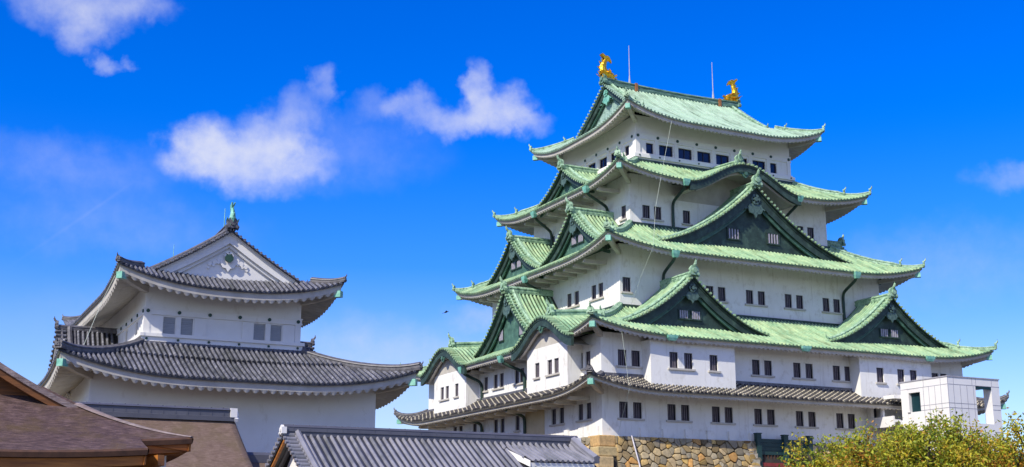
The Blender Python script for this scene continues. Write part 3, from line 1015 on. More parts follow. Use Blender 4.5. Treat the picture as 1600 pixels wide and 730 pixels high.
# ------------------------------------------------------------------ hip-and-gable top roof
def irimoya(parent, axis, rect, ze, zr, Dg, K, Rl, mats, lower, sag=.22, spacing=.36, ribw=.19, ribh=.13, fascia=.3, scallop=(.42, .12),
            fmats=None, wall_mat=None, bw=.62, orn=1.0, ridge_sc=1.3, hip_sc=1.0, cap_mat=None, recess=.75, gwin=None, verge=.55, tipsc=.62, midorn=True, drop=0):
    slope = 'EW' if axis == 'y' else 'SN'
    ends = 'SN' if axis == 'y' else 'EW'
    Wd = (rect[1]-rect[0])/2 if axis == 'y' else (rect[3]-rect[2])/2
    H = zr-ze

    def f(q):
        t = min(1, q/Wd)
        return ze+H*(t-sag*t*(1-t))
    qL = Wd*.65

    def zz(q, e): return f(q)+K*max(0, 1-q/qL)**2*max(0, 1-e/Rl)**2.5
    roof = MB(); ribs = MB(); eave = MB()
    for k in 'EWSN':
        a, b = urange(rect, k)
        S = Side(k, wallc(rect, k))
        dw = abs(wallc(rect, k)-wallc(lower, k))
        isl = k in slope
        qs = [Dg*i/6 for i in range(7)]
        if not isl:
            qs = qs+[Dg+.4, Dg+.9]
        n = int((b-a)/.5)
        rows = []; uvs = []
        for q in qs:
            r_ = [lerp(a+q, b-q, j/n) for j in range(n+1)]
            rows.append([S.P(u, -q, zz(q, min(u-a-q, b-q-u))) for u in r_]); uvs.append([(u, -q) for u in r_])
        roof.grid(rows, uvs)
        u = a+spacing*.5
        while u < b:
            e0 = min(u-a, b-u)
            qm = min(e0, Dg+.5 if not isl else Dg)
            if isl and e0 > Dg+verge+.7:
                qm = Wd
            m = max(3, int(qm/.7)+2)
            pts = []
            for i in range(m):
                q = qm*(1-i/(m-1))
                pts.append(S.P(u, -q, zz(q, max(0, min(u-a-q, b-q-u)))))
            ribs.rib(pts, S.lat, ribw, ribh, u)
            u += spacing
        ns = int((b-a)/scallop[0])*6
        ed = []; f0 = []; f1 = []; fr = []; md = []; bk = []
        for j in range(ns+1):
            u = lerp(a, b, j/ns)
            z = zz(0, min(u-a, b-u))
            sh = lambda q: lerp(a+q, b-q, j/ns)
            sc = abs(math.sin(math.pi*(u-a)/scallop[0]))
            ed.append((S.P(u, .02, z+.02), S.P(u, .02, z-.09)))
            f0.append(S.P(sh(.1), -.1, z-.07)); f1.append(S.P(sh(.13), -.13, z-.09-fascia))
            p = S.P(sh(.2), -.2, z-.07-fascia-scallop[1]*sc*1.15)
            zw = min(zz(dw, min(sh(dw)-a-dw, b-dw-sh(dw)))-.3-fascia, z+.9)
            q = S.P(sh(dw), -dw-.02, zw-scallop[1]*sc*.8)
            fr.append(p); bk.append(q); md.append(p.lerp(q, .5))
        roof.grid([[e[0] for e in ed], [e[1] for e in ed]])
        eave.grid([[e[1] for e in ed], f0, f1])
        eave.grid([f1, fr, md, bk])
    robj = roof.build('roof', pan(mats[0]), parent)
    ribs.build('roof_tiles', mats[0], robj, smooth=True)
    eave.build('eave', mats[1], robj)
    # upper gabled part
    w = Wd-Dg
    k0, k1 = (ends[0], ends[1])
    uc = (rect[0]+rect[1])/2 if axis == 'y' else (rect[2]+rect[3])/2
    zp = lambda x: f(Wd-x)
    for k in ends:
        S = Side(k, wallc(rect, k))
        Ltot = (rect[3]-rect[2]) if axis == 'y' else (rect[1]-rect[0])
        if k in 'SE':
            gable_slopes(robj, S, uc, w, zp, -(Ltot-Dg), -Dg, mats, spacing=1e9, both=True, ribw=ribw, ribh=ribh, verge=verge, verge_sp=spacing)
        gable_front(robj, S, uc, w*.985, zp, -Dg, f(Dg)-.5, fmats, bw=bw, orn=orn, wall_mat=wall_mat, recess=recess, drop=drop)
    # main ridge
    rg = MB()
    S = Side(k0, wallc(rect, k0)); S1 = Side(k1, wallc(rect, k1))
    A = S.P(uc, -Dg-.1, zr-.05); B = S1.P(uc, -Dg-.1, zr-.05)
    ridge_bar(rg, A, B, ridge_sc, .22, 15)
    ridge_end(rg, A+Vector(S.out)*.1+Vector((0, 0, .2)), S.out, .9*ridge_sc, horn=False)
    ridge_end(rg, B+Vector(S1.out)*.1+Vector((0, 0, .2)), S1.out, .9*ridge_sc, horn=False)
    rg.build('main_ridge', M['ridge_green'] if mats[2] == M['copper_trim'] else mats[2], robj)
    for kx in 'EW':
        for ky in 'SN':
            ox, oy = wallc(rect, kx), wallc(rect, ky)
            sx = -1 if kx == 'E' else 1
            sy_ = 1 if ky == 'S' else -1
            hp = MB()
            path = []
            N = 10
            for i in range(N):
                q = lerp(Dg+.1, -.05, i/(N-1))
                path.append(Vector((ox+sx*q, oy+sy_*q, zz(max(q, 0), 0)+.10*max(0, 1-q/.8)**2)))
            hp.sweep(path, [(a_*.8, b_*.78) for a_, b_ in RIDGE_PROF], scales=[hip_sc*lerp(1, .75, i/(N-1)) for i in range(N)])
            od = Vector((-sx, -sy_, 0))
            ridge_end(hp, path[-1], od, tipsc*hip_sc)
            if midorn:
                ridge_end(hp, path[2]+Vector((0, 0, .15)), od, .5*hip_sc)
            hp.build('hip_ridge', mats[2], robj)
            odn = od.normalized()
            cb = MB()
            zc = zz(0, 0)
            a_ = Vector((wallc(lower, kx), wallc(lower, ky), zc-fascia-.75)); b_ = Vector((ox, oy, zc-fascia-.34))-odn*.55
            cb.sweep([a_, a_.lerp(b_, .6)-Vector((0, 0, .06)), b_], [(-.16, -.16), (.16, -.16), (.16, .16), (-.16, .16)])
            cb.build('corner_beam', mats[1], robj)
            cc = MB()
            cc.sweep([b_-odn*.05, b_+odn*.42], [(-.2, -.2), (.2, -.2), (.2, .2), (-.2, .2)])
            cc.build('beam_shoe', cap_mat or mats[2], robj)
    return robj


# ------------------------------------------------------------------ walls and windows
def wall_panel(mb, S, u0, u1, z0, z1, holes, d=0.0):
    us = sorted({u0, u1, *[h[0]-h[2]/2 for h in holes], *[h[0]+h[2]/2 for h in holes]})
    zs = sorted({z0, z1, *[h[1]-h[3]/2 for h in holes], *[h[1]+h[3]/2 for h in holes]})
    us = [u for u in us if u0 <= u <= u1]; zs = [z for z in zs if z0 <= z <= z1]
    for i in range(len(us)-1):
        for j in range(len(zs)-1):
            cu, cz = (us[i]+us[i+1])/2, (zs[j]+zs[j+1])/2
            if any(abs(cu-h[0]) < h[2]/2 and abs(cz-h[1]) < h[3]/2 for h in holes):
                continue
            mb.quad(S.P(us[i], d, zs[j]), S.P(us[i+1], d, zs[j]), S.P(us[i+1], d, zs[j+1]), S.P(us[i], d, zs[j+1]))


def sbox(mb, S, u0, u1, d0, d1, z0, z1):
    p = S.P(u0, d0, z0); q = S.P(u1, d1, z1)
    mb.box(min(p.x, q.x), max(p.x, q.x), min(p.y, q.y), max(p.y, q.y), z0, z1)


def barred_window(parent, S, u, z, w, h, d=0.0, sill=(0, 0), depth=.32):
    fr = MB()
    # reveal
    for a, b, c, e in ((-1, -1, 1, -1), (1, -1, 1, 1), (1, 1, -1, 1), (-1, 1, -1, -1)):
        fr.quad(S.P(u+a*w/2, d, z+b*h/2), S.P(u+c*w/2, d, z+e*h/2), S.P(u+c*w/2, d-depth, z+e*h/2), S.P(u+a*w/2, d-depth, z+b*h/2))
    fo = fr.build('window', M['plaster_clean'], parent)
    dk = MB()
    dk.quad(S.P(u-w/2, d-depth, z-h/2), S.P(u+w/2, d-depth, z-h/2), S.P(u+w/2, d-depth, z+h/2), S.P(u-w/2, d-depth, z+h/2))
    sbox(dk, S, u-w/2+.004, u-w/2+.06, d-depth+.01, d-.10, z-h/2+.004, z+h/2-.004)
    sbox(dk, S, u+w/2-.06, u+w/2-.004, d-depth+.01, d-.10, z-h/2+.004, z+h/2-.004)
    sbox(dk, S, u-w/2+.004, u+w/2-.004, d-depth+.01, d-.09, z+h/2-.07, z+h/2-.006)
    dk.build('opening', M['window_dark'], fo)
    br = MB()
    for i in range(3):
        c = u-w/2+w*(i+1)/4
        sbox(br, S, c-.05, c+.05, d-.24, d-.13, z-h/2+.002, z+h/2-.072)
    br.build('bars', M['bar'], fo)
    sl_ = MB()
    sbox(sl_, S, u-w/2-.12-sill[0], u+w/2+.12+sill[1], d+.004, d+.13, z-h/2-.14, z-h/2-.004)
    sl_.build('sill', M['eave_white'], fo)


def pairs(parent, S, lst, z, w, h, d=0.0):
    lst = sorted(lst)
    for i, u in enumerate(lst):
        l = (u-lst[i-1]) if i else 9
        r = (lst[i+1]-u) if i < len(lst)-1 else 9
        barred_window(parent, S, u, z, w, h, d, (max(0, (l-w)/2-.12) if l < 1.6 else .05, max(0, (r-w)/2-.12-.004) if r < 1.6 else .05))


def polyline_smooth(pts, n=5):
    pts = [Vector(p) for p in pts]
    out = []
    for i in range(len(pts)-1):
        for j in range(n):
            out.append(pts[i].lerp(pts[i+1], j/n))
    out.append(pts[-1])
    for _ in range(2):
        out = [out[0]]+[(out[i-1]+out[i]*2+out[i+1])/4 for i in range(1, len(out)-1)]+[out[-1]]
    return out


def fish(parent, base, face, sc, mat, name, label=None):
    """shachi: head low facing `face`, body curving up, forked tail high"""
    face = Vector(face).normalized()
    lat = face.cross(Vector((0, 0, 1)))
    base = Vector(base)
    Q = lambda a, b, c: base+face*(a*sc)+lat*(b*sc)+Vector((0, 0, c*sc))
    mb = MB()
    path = [Q(.66, 0, .10), Q(.45, 0, .22), Q(.18, 0, .27), (Q(-.10, 0, .34)), Q(-.28, 0, .58), Q(-.30, 0, .86), Q(-.20, 0, 1.12), Q(-.10, 0, 1.34), Q(-.06, 0, 1.5)]
    rad = [.14, .26, .34, .37, .33, .28, .22, .16, .10]
    n = 10
    mb.sweep(path, [(.82*math.cos(2*math.pi*i/n), math.sin(2*math.pi*i/n)) for i in range(n)], scales=[r*sc for r in rad], lat=lat)
    # snout, jaw, brow
    mb.sweep([Q(.50, 0, .30), Q(.74, 0, .26), Q(.86, 0, .34)], [(.14*sc*math.cos(i*math.pi/3), .08*sc*math.sin(i*math.pi/3)) for i in range(6)], lat=lat)
    mb.sweep([Q(.50, 0, .06), Q(.74, 0, .03), Q(.84, 0, .07)], [(.15*sc*math.cos(i*math.pi/3), .06*sc*math.sin(i*math.pi/3)) for i in range(6)], lat=lat)
    for s_ in (-1, 1):
        mb.disc(Q(.46, s_*.16, .33), lat*s_, .07*sc, .06*sc, 8)
        # whiskered cheek fin and pectoral fin
        mb.extrude([Q(.30, s_*.24, .2), Q(.05, s_*.42, .10), Q(-.35, s_*.5, .28), Q(-.62, s_*.46, .42), Q(-.40, s_*.34, .16), Q(-.1, s_*.26, .04)], lat*(s_*.05*sc))
        mb.extrude([Q(.34, s_*.2, .38), Q(.20, s_*.34, .52), Q(.02, s_*.36, .64), Q(.06, s_*.24, .44)], lat*(s_*.04*sc))
    # fan tail in the body's plane
    for tl_ in (-.10, .10):
        mb.extrude([Q(x, -.06+tl_*(z-1.3)*2.2, z) for x, z in ((-.18, 1.34), (-.26, 1.56), (-.50, 1.84), (-.36, 1.90), (-.10, 1.74), (.06, 1.78), (.24, 1.68), (.46, 1.36), (.44, 1.24), (.24, 1.40), (.06, 1.34))], lat*.10*sc)
    # dorsal spines along the back
    for i in range(6):
        p = path[3+min(i, 4)].lerp(path[4+min(i, 4)], .5 if i else 0)
        t = (path[4+min(i, 4)]-path[3+min(i, 4)]).normalized()
        nb = lat.cross(t)
        if nb.dot(face) > 0:
            nb = -nb
        r = rad[3+min(i, 4)]*sc
        mb.extrude([p+nb*r*.8-t*.12*sc-lat*.03*sc, p+nb*(r*1.0+.17*sc)+t*.13*sc-lat*.03*sc, p+nb*r*.75+t*.13*sc-lat*.03*sc], lat*.06*sc)
    for s in (.62,):
        mb.extrude([Q(-.2, -.03, .3), Q(-.52, -.03, .28), Q(-.74, -.03, .46), Q(-.62, -.03, .12), Q(-.2, -.03, .04)], lat*.06*sc)
    mb.box(*sum([[min(Q(-.45, -.22, 0)[i], Q(.6, .22, 0)[i]), max(Q(-.45, -.22, 0)[i], Q(.6, .22, 0)[i])] for i in (0, 1)], []), base.z-.08, base.z+.12*sc)
    o = mb.build(name, mat, parent, smooth=False)
    if label:
        o['label'] = label
    return o


# ================================================================== setting
GZ = -8.5
g = MB()
n = 40
rows = []
for i in range(n+1):
    y = -1500+3000*i/n
    rows.append([Vector((-1500+3000*j/n, y, GZ)) for j in range(n+1)])
g.grid(rows)
go = g.build('ground', M['ground'])
go['kind'] = 'structure'
go['label'] = 'sandy castle courtyard ground'

# ------------------------------------------------------------------ stone walls
STONE_COLS = [(.40, .33, .21), (.34, .29, .21), (.46, .36, .19), (.48, .34, .13), (.28, .27, .24), (.36, .33, .27), (.50, .43, .30), (.24, .235, .22), (.52, .40, .18), (.42, .26, .11), (.30, .25, .17), (.44, .38, .28), (.32, .30, .25), (.20, .19, .17)]


def clip_poly(poly, n, c):
    """keep the part of poly with dot(n, p) <= c"""
    out = []
    for i in range(len(poly)):
        p, q = poly[i], poly[(i+1) % len(poly)]
        a, b = n[0]*p[0]+n[1]*p[1]-c, n[0]*q[0]+n[1]*q[1]-c
        if a <= 0:
            out.append(p)
        if (a < 0 < b) or (b < 0 < a):
            t = a/(a-b)
            out.append((p[0]+(q[0]-p[0])*t, p[1]+(q[1]-p[1])*t))
    return out


def stones(mb, S, u0, u1, z0, z1, batter, size=.5, rng=None, notch=None):
    """irregular fitted stones: relaxed random cells, each a bulged block of its own tint"""
    rng = rng or random
    sites = []
    r = 0
    z = z1-.35*size
    while z > z0-size:
        u = u0+(size*.55 if r % 2 else 0)
        while u < u1+size*.5:
            if rng.random() > .2:
                sites.append((u+rng.uniform(-.42, .42)*size, z+rng.uniform(-.36, .36)*size))
            u += size*rng.uniform(.9, 1.5)
        z -= size*.86
        r += 1
    cells = {}
    for st in sites:
        cells.setdefault((int(st[0]//(2*size)), int(st[1]//(2*size))), []).append(st)
    for st in sites:
        poly = [(max(u0, st[0]-1.6*size), max(z0, st[1]-1.4*size)), (min(u1, st[0]+1.6*size), max(z0, st[1]-1.4*size)), (min(u1, st[0]+1.6*size), min(z1, st[1]+1.4*size)), (max(u0, st[0]-1.6*size), min(z1, st[1]+1.4*size))]
        if poly[0][0] >= poly[1][0] or poly[0][1] >= poly[2][1]:
            continue
        ci, cj = int(st[0]//(2*size)), int(st[1]//(2*size))
        for a in range(ci-2, ci+3):
            for b in range(cj-2, cj+3):
                for o in cells.get((a, b), ()):
                    if o is st:
                        continue
                    n = (o[0]-st[0], o[1]-st[1])
                    c = (o[0]**2+o[1]**2-st[0]**2-st[1]**2)/2
                    poly = clip_poly(poly, n, c)
                    if len(poly) < 3:
                        break
        if len(poly) < 3:
            continue
        area = abs(sum(poly[k][0]*poly[(k+1) % len(poly)][1]-poly[(k+1) % len(poly)][0]*poly[k][1] for k in range(len(poly))))/2
        if area < .03:
            continue
        cx = sum(p[0] for p in poly)/len(poly); cz = sum(p[1] for p in poly)/len(poly)
        if notch and notch[0] < cx < notch[1] and cz > notch[2]-.2:
            continue
        # round the corners a little
        q = []
        for k in range(len(poly)):
            a, b, c = poly[k-1], poly[k], poly[(k+1) % len(poly)]
            q.append((b[0]+(a[0]-b[0])*.16, b[1]+(a[1]-b[1])*.16)); q.append((b[0]+(c[0]-b[0])*.16, b[1]+(c[1]-b[1])*.16))
        poly = q
        n = len(poly)
        v = rng.choice((.45, .7, .85, 1.0, 1.15, 1.3))*rng.uniform(.88, 1.12)
        col = tuple(x*v*q_ for x, q_ in zip(rng.choice(STONE_COLS), (1.14, 1.0, .72)))
        out0 = rng.uniform(0, .09)
        tx, tz = rng.uniform(-.10, .10), rng.uniform(-.10, .10)
        gp = .05
        rings = []
        for k, dep in ((1-gp/size*.4, -.16), (1-gp/size, .02+out0), (.86, .075+out0), (.5, .09+out0)):
            rings.append([S.P(cx+(p[0]-cx)*k, batter(cz+(p[1]-cz)*k)+dep+tx*(p[0]-cx)*k+tz*(p[1]-cz)*k, cz+(p[1]-cz)*k) for p in poly])
        pts = [p for rr in rings for p in rr]
        fs = [(m*n+k, m*n+(k+1) % n, (m+1)*n+(k+1) % n, (m+1)*n+k) for m in range(3) for k in range(n)]+[tuple(range(3*n, 4*n))]
        mb.add(pts, fs, None, col)


rg_ = random.Random(3)
bat = lambda z: .02+.28*max(0, -z)-.004*z*z
sw = thing('stone_wall', (-16, 17.7, GZ), 'rough tan and grey stone base carrying the big green-roofed keep', 'stone wall')
sm = MB()
ES, SS = Side('E', .3), Side('S', -.3)
NT = (13.1, 18.25, -2.05)
stones(sm, ES, .75, 36, GZ, -.12, bat, .46, rg_, NT)
stones(sm, SS, -32, -.75, GZ, -.12, bat, .52, rg_)
sm.build('stones', M['stone'], sw)
bk = MB()
for S_, a, b in ((ES, -.2, 36), (SS, -32.2, .2), (Side('N', 35.8), -32.2, .2), (Side('W', -32.2), -.2, 36)):
    bk.grid([[S_.P(a, bat(z)-.16, z), S_.P(b, bat(z)-.16, z)] for z in (-.2, -2, -4, -6, GZ)])
bk.box(-32, .1, 0, 35.7, -.5, -.2)
bk.build('core', M['mortar'], sw)
ck = MB()
z = -.1
i = 0
while z > GZ:
    h = rg_.uniform(.62, .95)
    z0_ = max(GZ, z-h)
    le, ls = (1.35, .95) if i % 2 else (1.0, 1.4)
    e = .3+bat((z+z0_)/2)+.06
    col = tuple(c*rg_.uniform(.9, 1.12) for c in rg_.choice([(.48, .38, .20), (.52, .42, .23), (.45, .35, .18), (.50, .37, .16)]))
    jj = lambda: rg_.uniform(-.035, .035)
    x0, x1, y0, y1 = e-ls-.25, e+jj(), -e+jj(), -e+le+.25
    b_ = .06
    p = []
    for (zz_, ins) in ((z0_+.015, b_*.7), (z0_+b_+.02, 0), (z-b_-.02, 0), (z-.015, b_*.7)):
        p += [(x0, y0+ins, zz_), (x1-ins, y0+ins, zz_), (x1-ins, y1, zz_), (x0, y1, zz_)]
    fs = [(0, 1, 2, 3), (12, 13, 14, 15)]
    for r in range(3):
        for q in range(4):
            fs.append((r*4+q, r*4+(q+1) % 4, r*4+4+(q+1) % 4, r*4+4+q))
    ck.add(p, fs, None, col)
    z = z0_
    i += 1
# squared quoins beside the notch
z = -.12
i = 0
while z > NT[2]-1:
    h = .46
    l = .75 if i % 2 else 1.15
    e = .3+bat(z-h/2)+.10
    ck.add([(e-.6, NT[0]-l, z-h+.02), (e, NT[0]-l, z-h+.02), (e, NT[0], z-h+.02), (e-.6, NT[0], z-h+.02), (e-.6, NT[0]-l, z-.02), (e, NT[0]-l, z-.02), (e, NT[0], z-.02), (e-.6, NT[0], z-.02)],
           [(0, 1, 2, 3), (4, 5, 6, 7), (0, 1, 5, 4), (1, 2, 6, 5), (2, 3, 7, 6), (3, 0, 4, 7)], None, tuple(c*rg_.uniform(.9, 1.15) for c in (.44, .38, .28)))
    z -= h
    i += 1
ck.build('corner_stones', M['stone'], sw)
# the low plaster stubs along the wall foot belong to the keep (below)

# ================================================================== the keep
W, L = 31.83, 35.48
S3, S4, S5 = 4.47, 7.39, 9.46
keep = thing('castle_keep', (-W/2, L/2, -.12), 'five-storey white castle keep with green copper roofs and two golden fish on its ridge', 'castle')


def rect(s): return (-W+s, -s, s, L-s)


C = (M['copper'], M['eave_white'], M['copper_trim'], M['copper_dark'])
CT = (M['copper_top'], M['eave_white'], M['copper_trim'], M['copper_dark'])
TP = (M['tile_plastered'], M['eave_white'], M['tile_trim'], M['tile_trim'])

R1, R3, R4, R5 = rect(0), rect(S3), rect(S4), rect(S5)
E1, E2, E3, E4, E5 = rect(-2.33), rect(-1.84), rect(S3-2.63), rect(S4-2.69), rect(S5-2.19)

# roofs from the lowest up
skirt(keep, rect(.05), E1, R1, 4.22, 3.02, .95, 7.5, TP, sag=.15, spacing=.34, ribw=.19, ribh=.12, fascia=.24, scallop=(.42, .10), brackets=2.0, hip_sc=.85, cap_mat=M['copper_verd'])
D2 = 1.84+S3
kz = 7.12
kwS = 4.85
kfS = kara_fn(kz, 1.95, kwS)
KS = [(-24.4, kwS, kfS), (-5.8, kwS, kfS)]
D4 = S5-S4+2.69
kwE = 5.75
kfE = kara_fn(21.4, 2.1, kwE)
KE = [(17.3, kwE, kfE)]
skirt(keep, R3, E2, R1, 10.28, 7.12, 1.0, 8.5, C, cuts={'S': KS}, brackets=2.0, oni_mid=.62, cap_mat=M['copper_verd'])
skirt(keep, R4, E3, R3, 17.86, 14.5, 1.05, 8.5, C, brackets=1.6, oni_mid=.7, cap_mat=M['copper_verd'])
skirt(keep, R5, E4, R4, 24.1, 21.4, 1.05, 7.5, C, cuts={'E': KE}, oni_mid=.62, brackets=2.2, cap_mat=M['copper_verd'])
irimoya(keep, 'y', E5, 27.5, 33.25, 2.95, 1.25, 7.5, CT, R5, fmats=(M['copper_dark'], M['copper_side'], M['copper_verd']), wall_mat=M['gable_pale'], ridge_sc=1.25, cap_mat=M['copper_verd'], recess=.7)

# gables on the roofs


def zm(zi, ze, D): return lambda d: zi-(zi-ze)*(d/D+.25*(d/D)*(1-d/D))


z2, z3, z4 = zm(10.28, 7.12, D2), zm(17.86, 14.5, S4-S3+2.63), zm(24.1, 21.4, D4)
KE2, KS2 = Side('E', -S3), Side('S', S3)
KE3, KS3 = Side('E', -S4), Side('S', S4)
KS4 = Side('S', S5)
gw2 = lambda z: [(-.56, z, .8, .62), (.56, z, .8, .62)]
gS = (M['copper_side'], M['copper_side'], M['silver'])
for y in (8.45, 28.45):
    chidori(keep, KE2, y, 7.0, 12.25, 8.1, 4.3, C, .62, 0, win=gw2(9.35), zlow=7.6, zmain=z2, bw=.7)
chidori(keep, KS2, -15.6, 6.5, 13.0, 7.98, 4.6, C, .62, 0, win=[(-1.9, 9.5, .75, .85), (1.9, 9.5, .75, .85)], zlow=7.7, zmain=z2, bw=.7, sides_mat=M['copper_side'], orn=1.2)
chidori(keep, KE3, 17.9, 10.0, 21.55, 15.82, 3.3, C, .62, 0, win=[(-2.05, 17.35, 1.15, .85), (2.05, 17.35, 1.15, .85)], zlow=15.2, zmain=z3, bw=.85, orn=1.35, rsc=1.15)
for x in (-21.4, -10.2):
    chidori(keep, KS3, x, 5.5, 19.05, 15.38, 4.1, C, .6, 0, win=gw2(16.75), zlow=15.0, zmain=z3, sides_mat=M['copper_side'])
chidori(keep, KS4, -15.75, 4.9, 24.55, 21.92, 3.9, C, .55, 0, zlow=21.6, zmain=z4, bw=.5, sides_mat=M['copper_side'], orn=.85)
KN3 = Side('N', L-S4)
for x in (-21.4, -10.2):
    chidori(keep, KN3, x, 5.35, 19.05, 15.35, 4.1, C, .6, 0, zlow=15.0, zmain=z3)
# curved eave gables
for (x, w_, f_) in KS:
    karahafu(keep, KS2, x, kwS, kz, 1.95, D2, 1.2, S3+1.2, C, bay=(-27.7, -20.75, 7.0) if x < -15 else (-9.3, -2.82, 7.0))
karahafu(keep, Side('E', -S5), 17.3, kwE, 21.4, 2.1, D4, .7, S5-S4+.006, C)

# walls -------------------------------------------------------------------
WE1 = [1.82, 3.0, 5.95, 7.15, 9.91, 11.07, 13.82, 15.03, 17.81, 19.02, 21.82, 23.0]
WS1 = [-7.22, -5.97, -3.09, -1.9, -17.34, -16.09, -21.5, -13.36, -25.67, -24.42]
WE2 = [1.79, 2.95, 13.82, 14.98, 17.8, 19.01, 21.77, 22.96, 32.33, 33.28]
WS2 = [-3.03, -1.9, -17.41, -16.26, -13.44, -12.5, -19.3]
BE = [[5.46, 6.75, 9.01], [25.2, 27.4, 28.75]]
BS = [[-25.9, -24.79, -22.73], [-7.62, -5.58, -4.54]]
WE3 = [5.09, 12.98, 14.17, 16.96, 18.17, 20.97, 22.16, 25.0, 26.17]
WS3 = [-12.56, -11.31, -8.5, -7.4]
WE4 = [8.98, 10.11, 13.0, 25.09, 26.26]
WS4 = [-20.69, -19.39, -8.4, -15.0, -16.2]
WW, WH = .74, 1.18


def floor_wall(r, z0, z1, he, hs, zc, w=WW, h=WH, ztop=None, mat=None):
    mb = MB()
    SE_, SS_ = Side('E', r[1]), Side('S', r[2])
    wall_panel(mb, SE_, r[2], r[3], z0, z1, [(u, zc, w, h) for u in he])
    wall_panel(mb, SS_, r[0], r[1], z0, z1, [(u, zc, w, h) for u in hs])
    wall_panel(mb, Side('N', r[3]), r[0], r[1], z0, z1, [])
    wall_panel(mb, Side('W', r[0]), r[2], r[3], z0, z1, [])
    mb.build('wall', mat or M['plaster'], keep)
    pairs(keep, SE_, he, zc, w, h)
    pairs(keep, SS_, hs, zc, w, h)


floor_wall(R1, -.14, 3.95, WE1, WS1, 1.78)
floor_wall(R1, 3.95, 7.35, WE2, WS2, 5.55)
floor_wall(R3, 9.5, 15.3, WE3, WS3, 12.05)
floor_wall(R4, 17.0, 22.2, WE4, WS4, 19.05, h=1.14)
# protruding bays on the second storey
BD = 1.2
SS0 = Side('S', 0)
for S_, lo, hi, ws in ((Side('E', 0), 3.45, 10.95, BE[0]), (Side('E', 0), 23.1, 30.7, BE[1]), (Side('S', 0), -27.7, -20.75, BS[0]), (Side('S', 0), -9.3, -2.82, BS[1])):
    b_ = MB()
    top = 6.85 if S_.k == 'E' else 7.0
    hw, zw_ = (WH, 5.45) if S_.k == 'E' else (1.12, 5.32)
    wall_panel(b_, S_, lo, hi, 3.3, top, [(u, zw_, WW, hw) for u in ws], BD)
    for u in (lo, hi):
        b_.quad(S_.P(u, 0, 3.3), S_.P(u, BD, 3.3), S_.P(u, BD, top), S_.P(u, 0, top))
    b_.build('bay', M['plaster'], keep)
    pairs(keep, S_, ws, zw_, WW, hw, BD)
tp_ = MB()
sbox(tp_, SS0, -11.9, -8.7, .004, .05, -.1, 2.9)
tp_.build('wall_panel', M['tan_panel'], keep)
# stubs along the wall foot
for k_ in range(6):
    s_ = MB()
    sbox(s_, ES, 3.1+1.95*k_, 3.75+1.95*k_, -.3, -.12, -.12, .55)
    s_.build('wall_stub', M['plaster'], keep)
for k_ in range(3):
    s_ = MB()
    sbox(s_, SS, -.9-2.2*k_, -.3-2.2*k_, -.3, -.1, -.12, .62)
    s_.build('wall_stub', M['plaster'], keep)

# fifth storey: framed white wall with wide glazed windows
S5E, S5S = Side('E', -S5), Side('S', S5)
w5 = MB()
b5e = [(10.85, .75)]+[(10.52+2.0*i, 1.42) for i in range(1, 7)]+[(24.15, .72)]
b5s = [(-10.95, .7)]+[(-11.0-2.0*i, 1.35) for i in range(1, 5)]+[(-20.7, .7)]
hol = lambda l: [(u, 25.37, w, 1.0) for u, w in l]
wall_panel(w5, S5E, S5, L-S5, 23.3, 28.25, hol(b5e))
wall_panel(w5, S5S, -W+S5, -S5, 23.3, 28.25, hol(b5s))
wall_panel(w5, Side('N', L-S5), -W+S5, -S5, 23.3, 28.25, [])
wall_panel(w5, Side('W', -W+S5), S5, L-S5, 23.3, 28.25, [])
w5.build('wall', M['plaster_clean'], keep)
tr = MB()
for S_, lo, hi, lst in ((S5E, S5, L-S5, b5e), (S5S, -W+S5, -S5, b5s)):
    for z0_, z1_, dd in ((24.42, 24.72, .30), (24.15, 24.42, .14), (24.72, 24.86, .16), (26.12, 26.24, .10), (26.24, 26.56, .07), (26.56, 26.66, .10)):
        sbox(tr, S_, lo-dd if S_.k == 'E' else lo, hi+dd if S_.k == 'E' else hi, .003, dd, z0_, z1_)
    # pilasters between windows
    ed = sorted([u-w/2 for u, w in lst]+[u+w/2 for u, w in lst])
    for i in range(1, len(ed)-1, 2):
        c = (ed[i]+ed[i+1])/2
        sbox(tr, S_, c-.17, c+.17, .003, .09, 24.86, 26.12)
    for u in (lo, hi):
        sbox(tr, S_, u-.35 if u == hi else (u-.11 if S_.k == 'E' else u), u if u == hi else u+.35, .003, .11, 24.862, 26.118)
tr.build('wall_trim', M['plaster_clean'], keep)
for S_, lst in ((S5E, b5e), (S5S, b5s)):
    for u, w in lst:
        f_ = MB()
        for a, b, c, e in ((-1, -1, 1, -1), (1, -1, 1, 1), (1, 1, -1, 1), (-1, 1, -1, -1)):
            f_.quad(S_.P(u+a*w/2, 0, 25.37+b*.5), S_.P(u+c*w/2, 0, 25.37+e*.5), S_.P(u+c*w/2, -.3, 25.37+e*.5), S_.P(u+a*w/2, -.3, 25.37+b*.5))
        fo = f_.build('window', M['plaster_clean'], keep)
        f_ = MB()
        f_.quad(S_.P(u-w/2, -.2, 24.87), S_.P(u+w/2, -.2, 24.87), S_.P(u+w/2, -.2, 25.87), S_.P(u-w/2, -.2, 25.87))
        f_.build('pane', M['glass'], fo)
        f_ = MB()
        for c in ((-w/2+.03, 0, w/2-.03) if w > 1 else (-w/2+.03, w/2-.03)):
            sbox(f_, S_, u+c-.03, u+c+.03, -.19, -.12, 24.873, 25.867)
        for c in (24.90, 25.83):
            sbox(f_, S_, u-w/2+.065, u+w/2-.065, -.188, -.125, c-.025, c+.025)
        f_.build('mullion', M['window_dark'], fo)
def knob(parent, S, u, d, z, r, th):
    kn = MB()
    kn.disc(S.P(u, d, z), S.out, r, th)
    kn.build('nail_cover', M['knob'], parent)


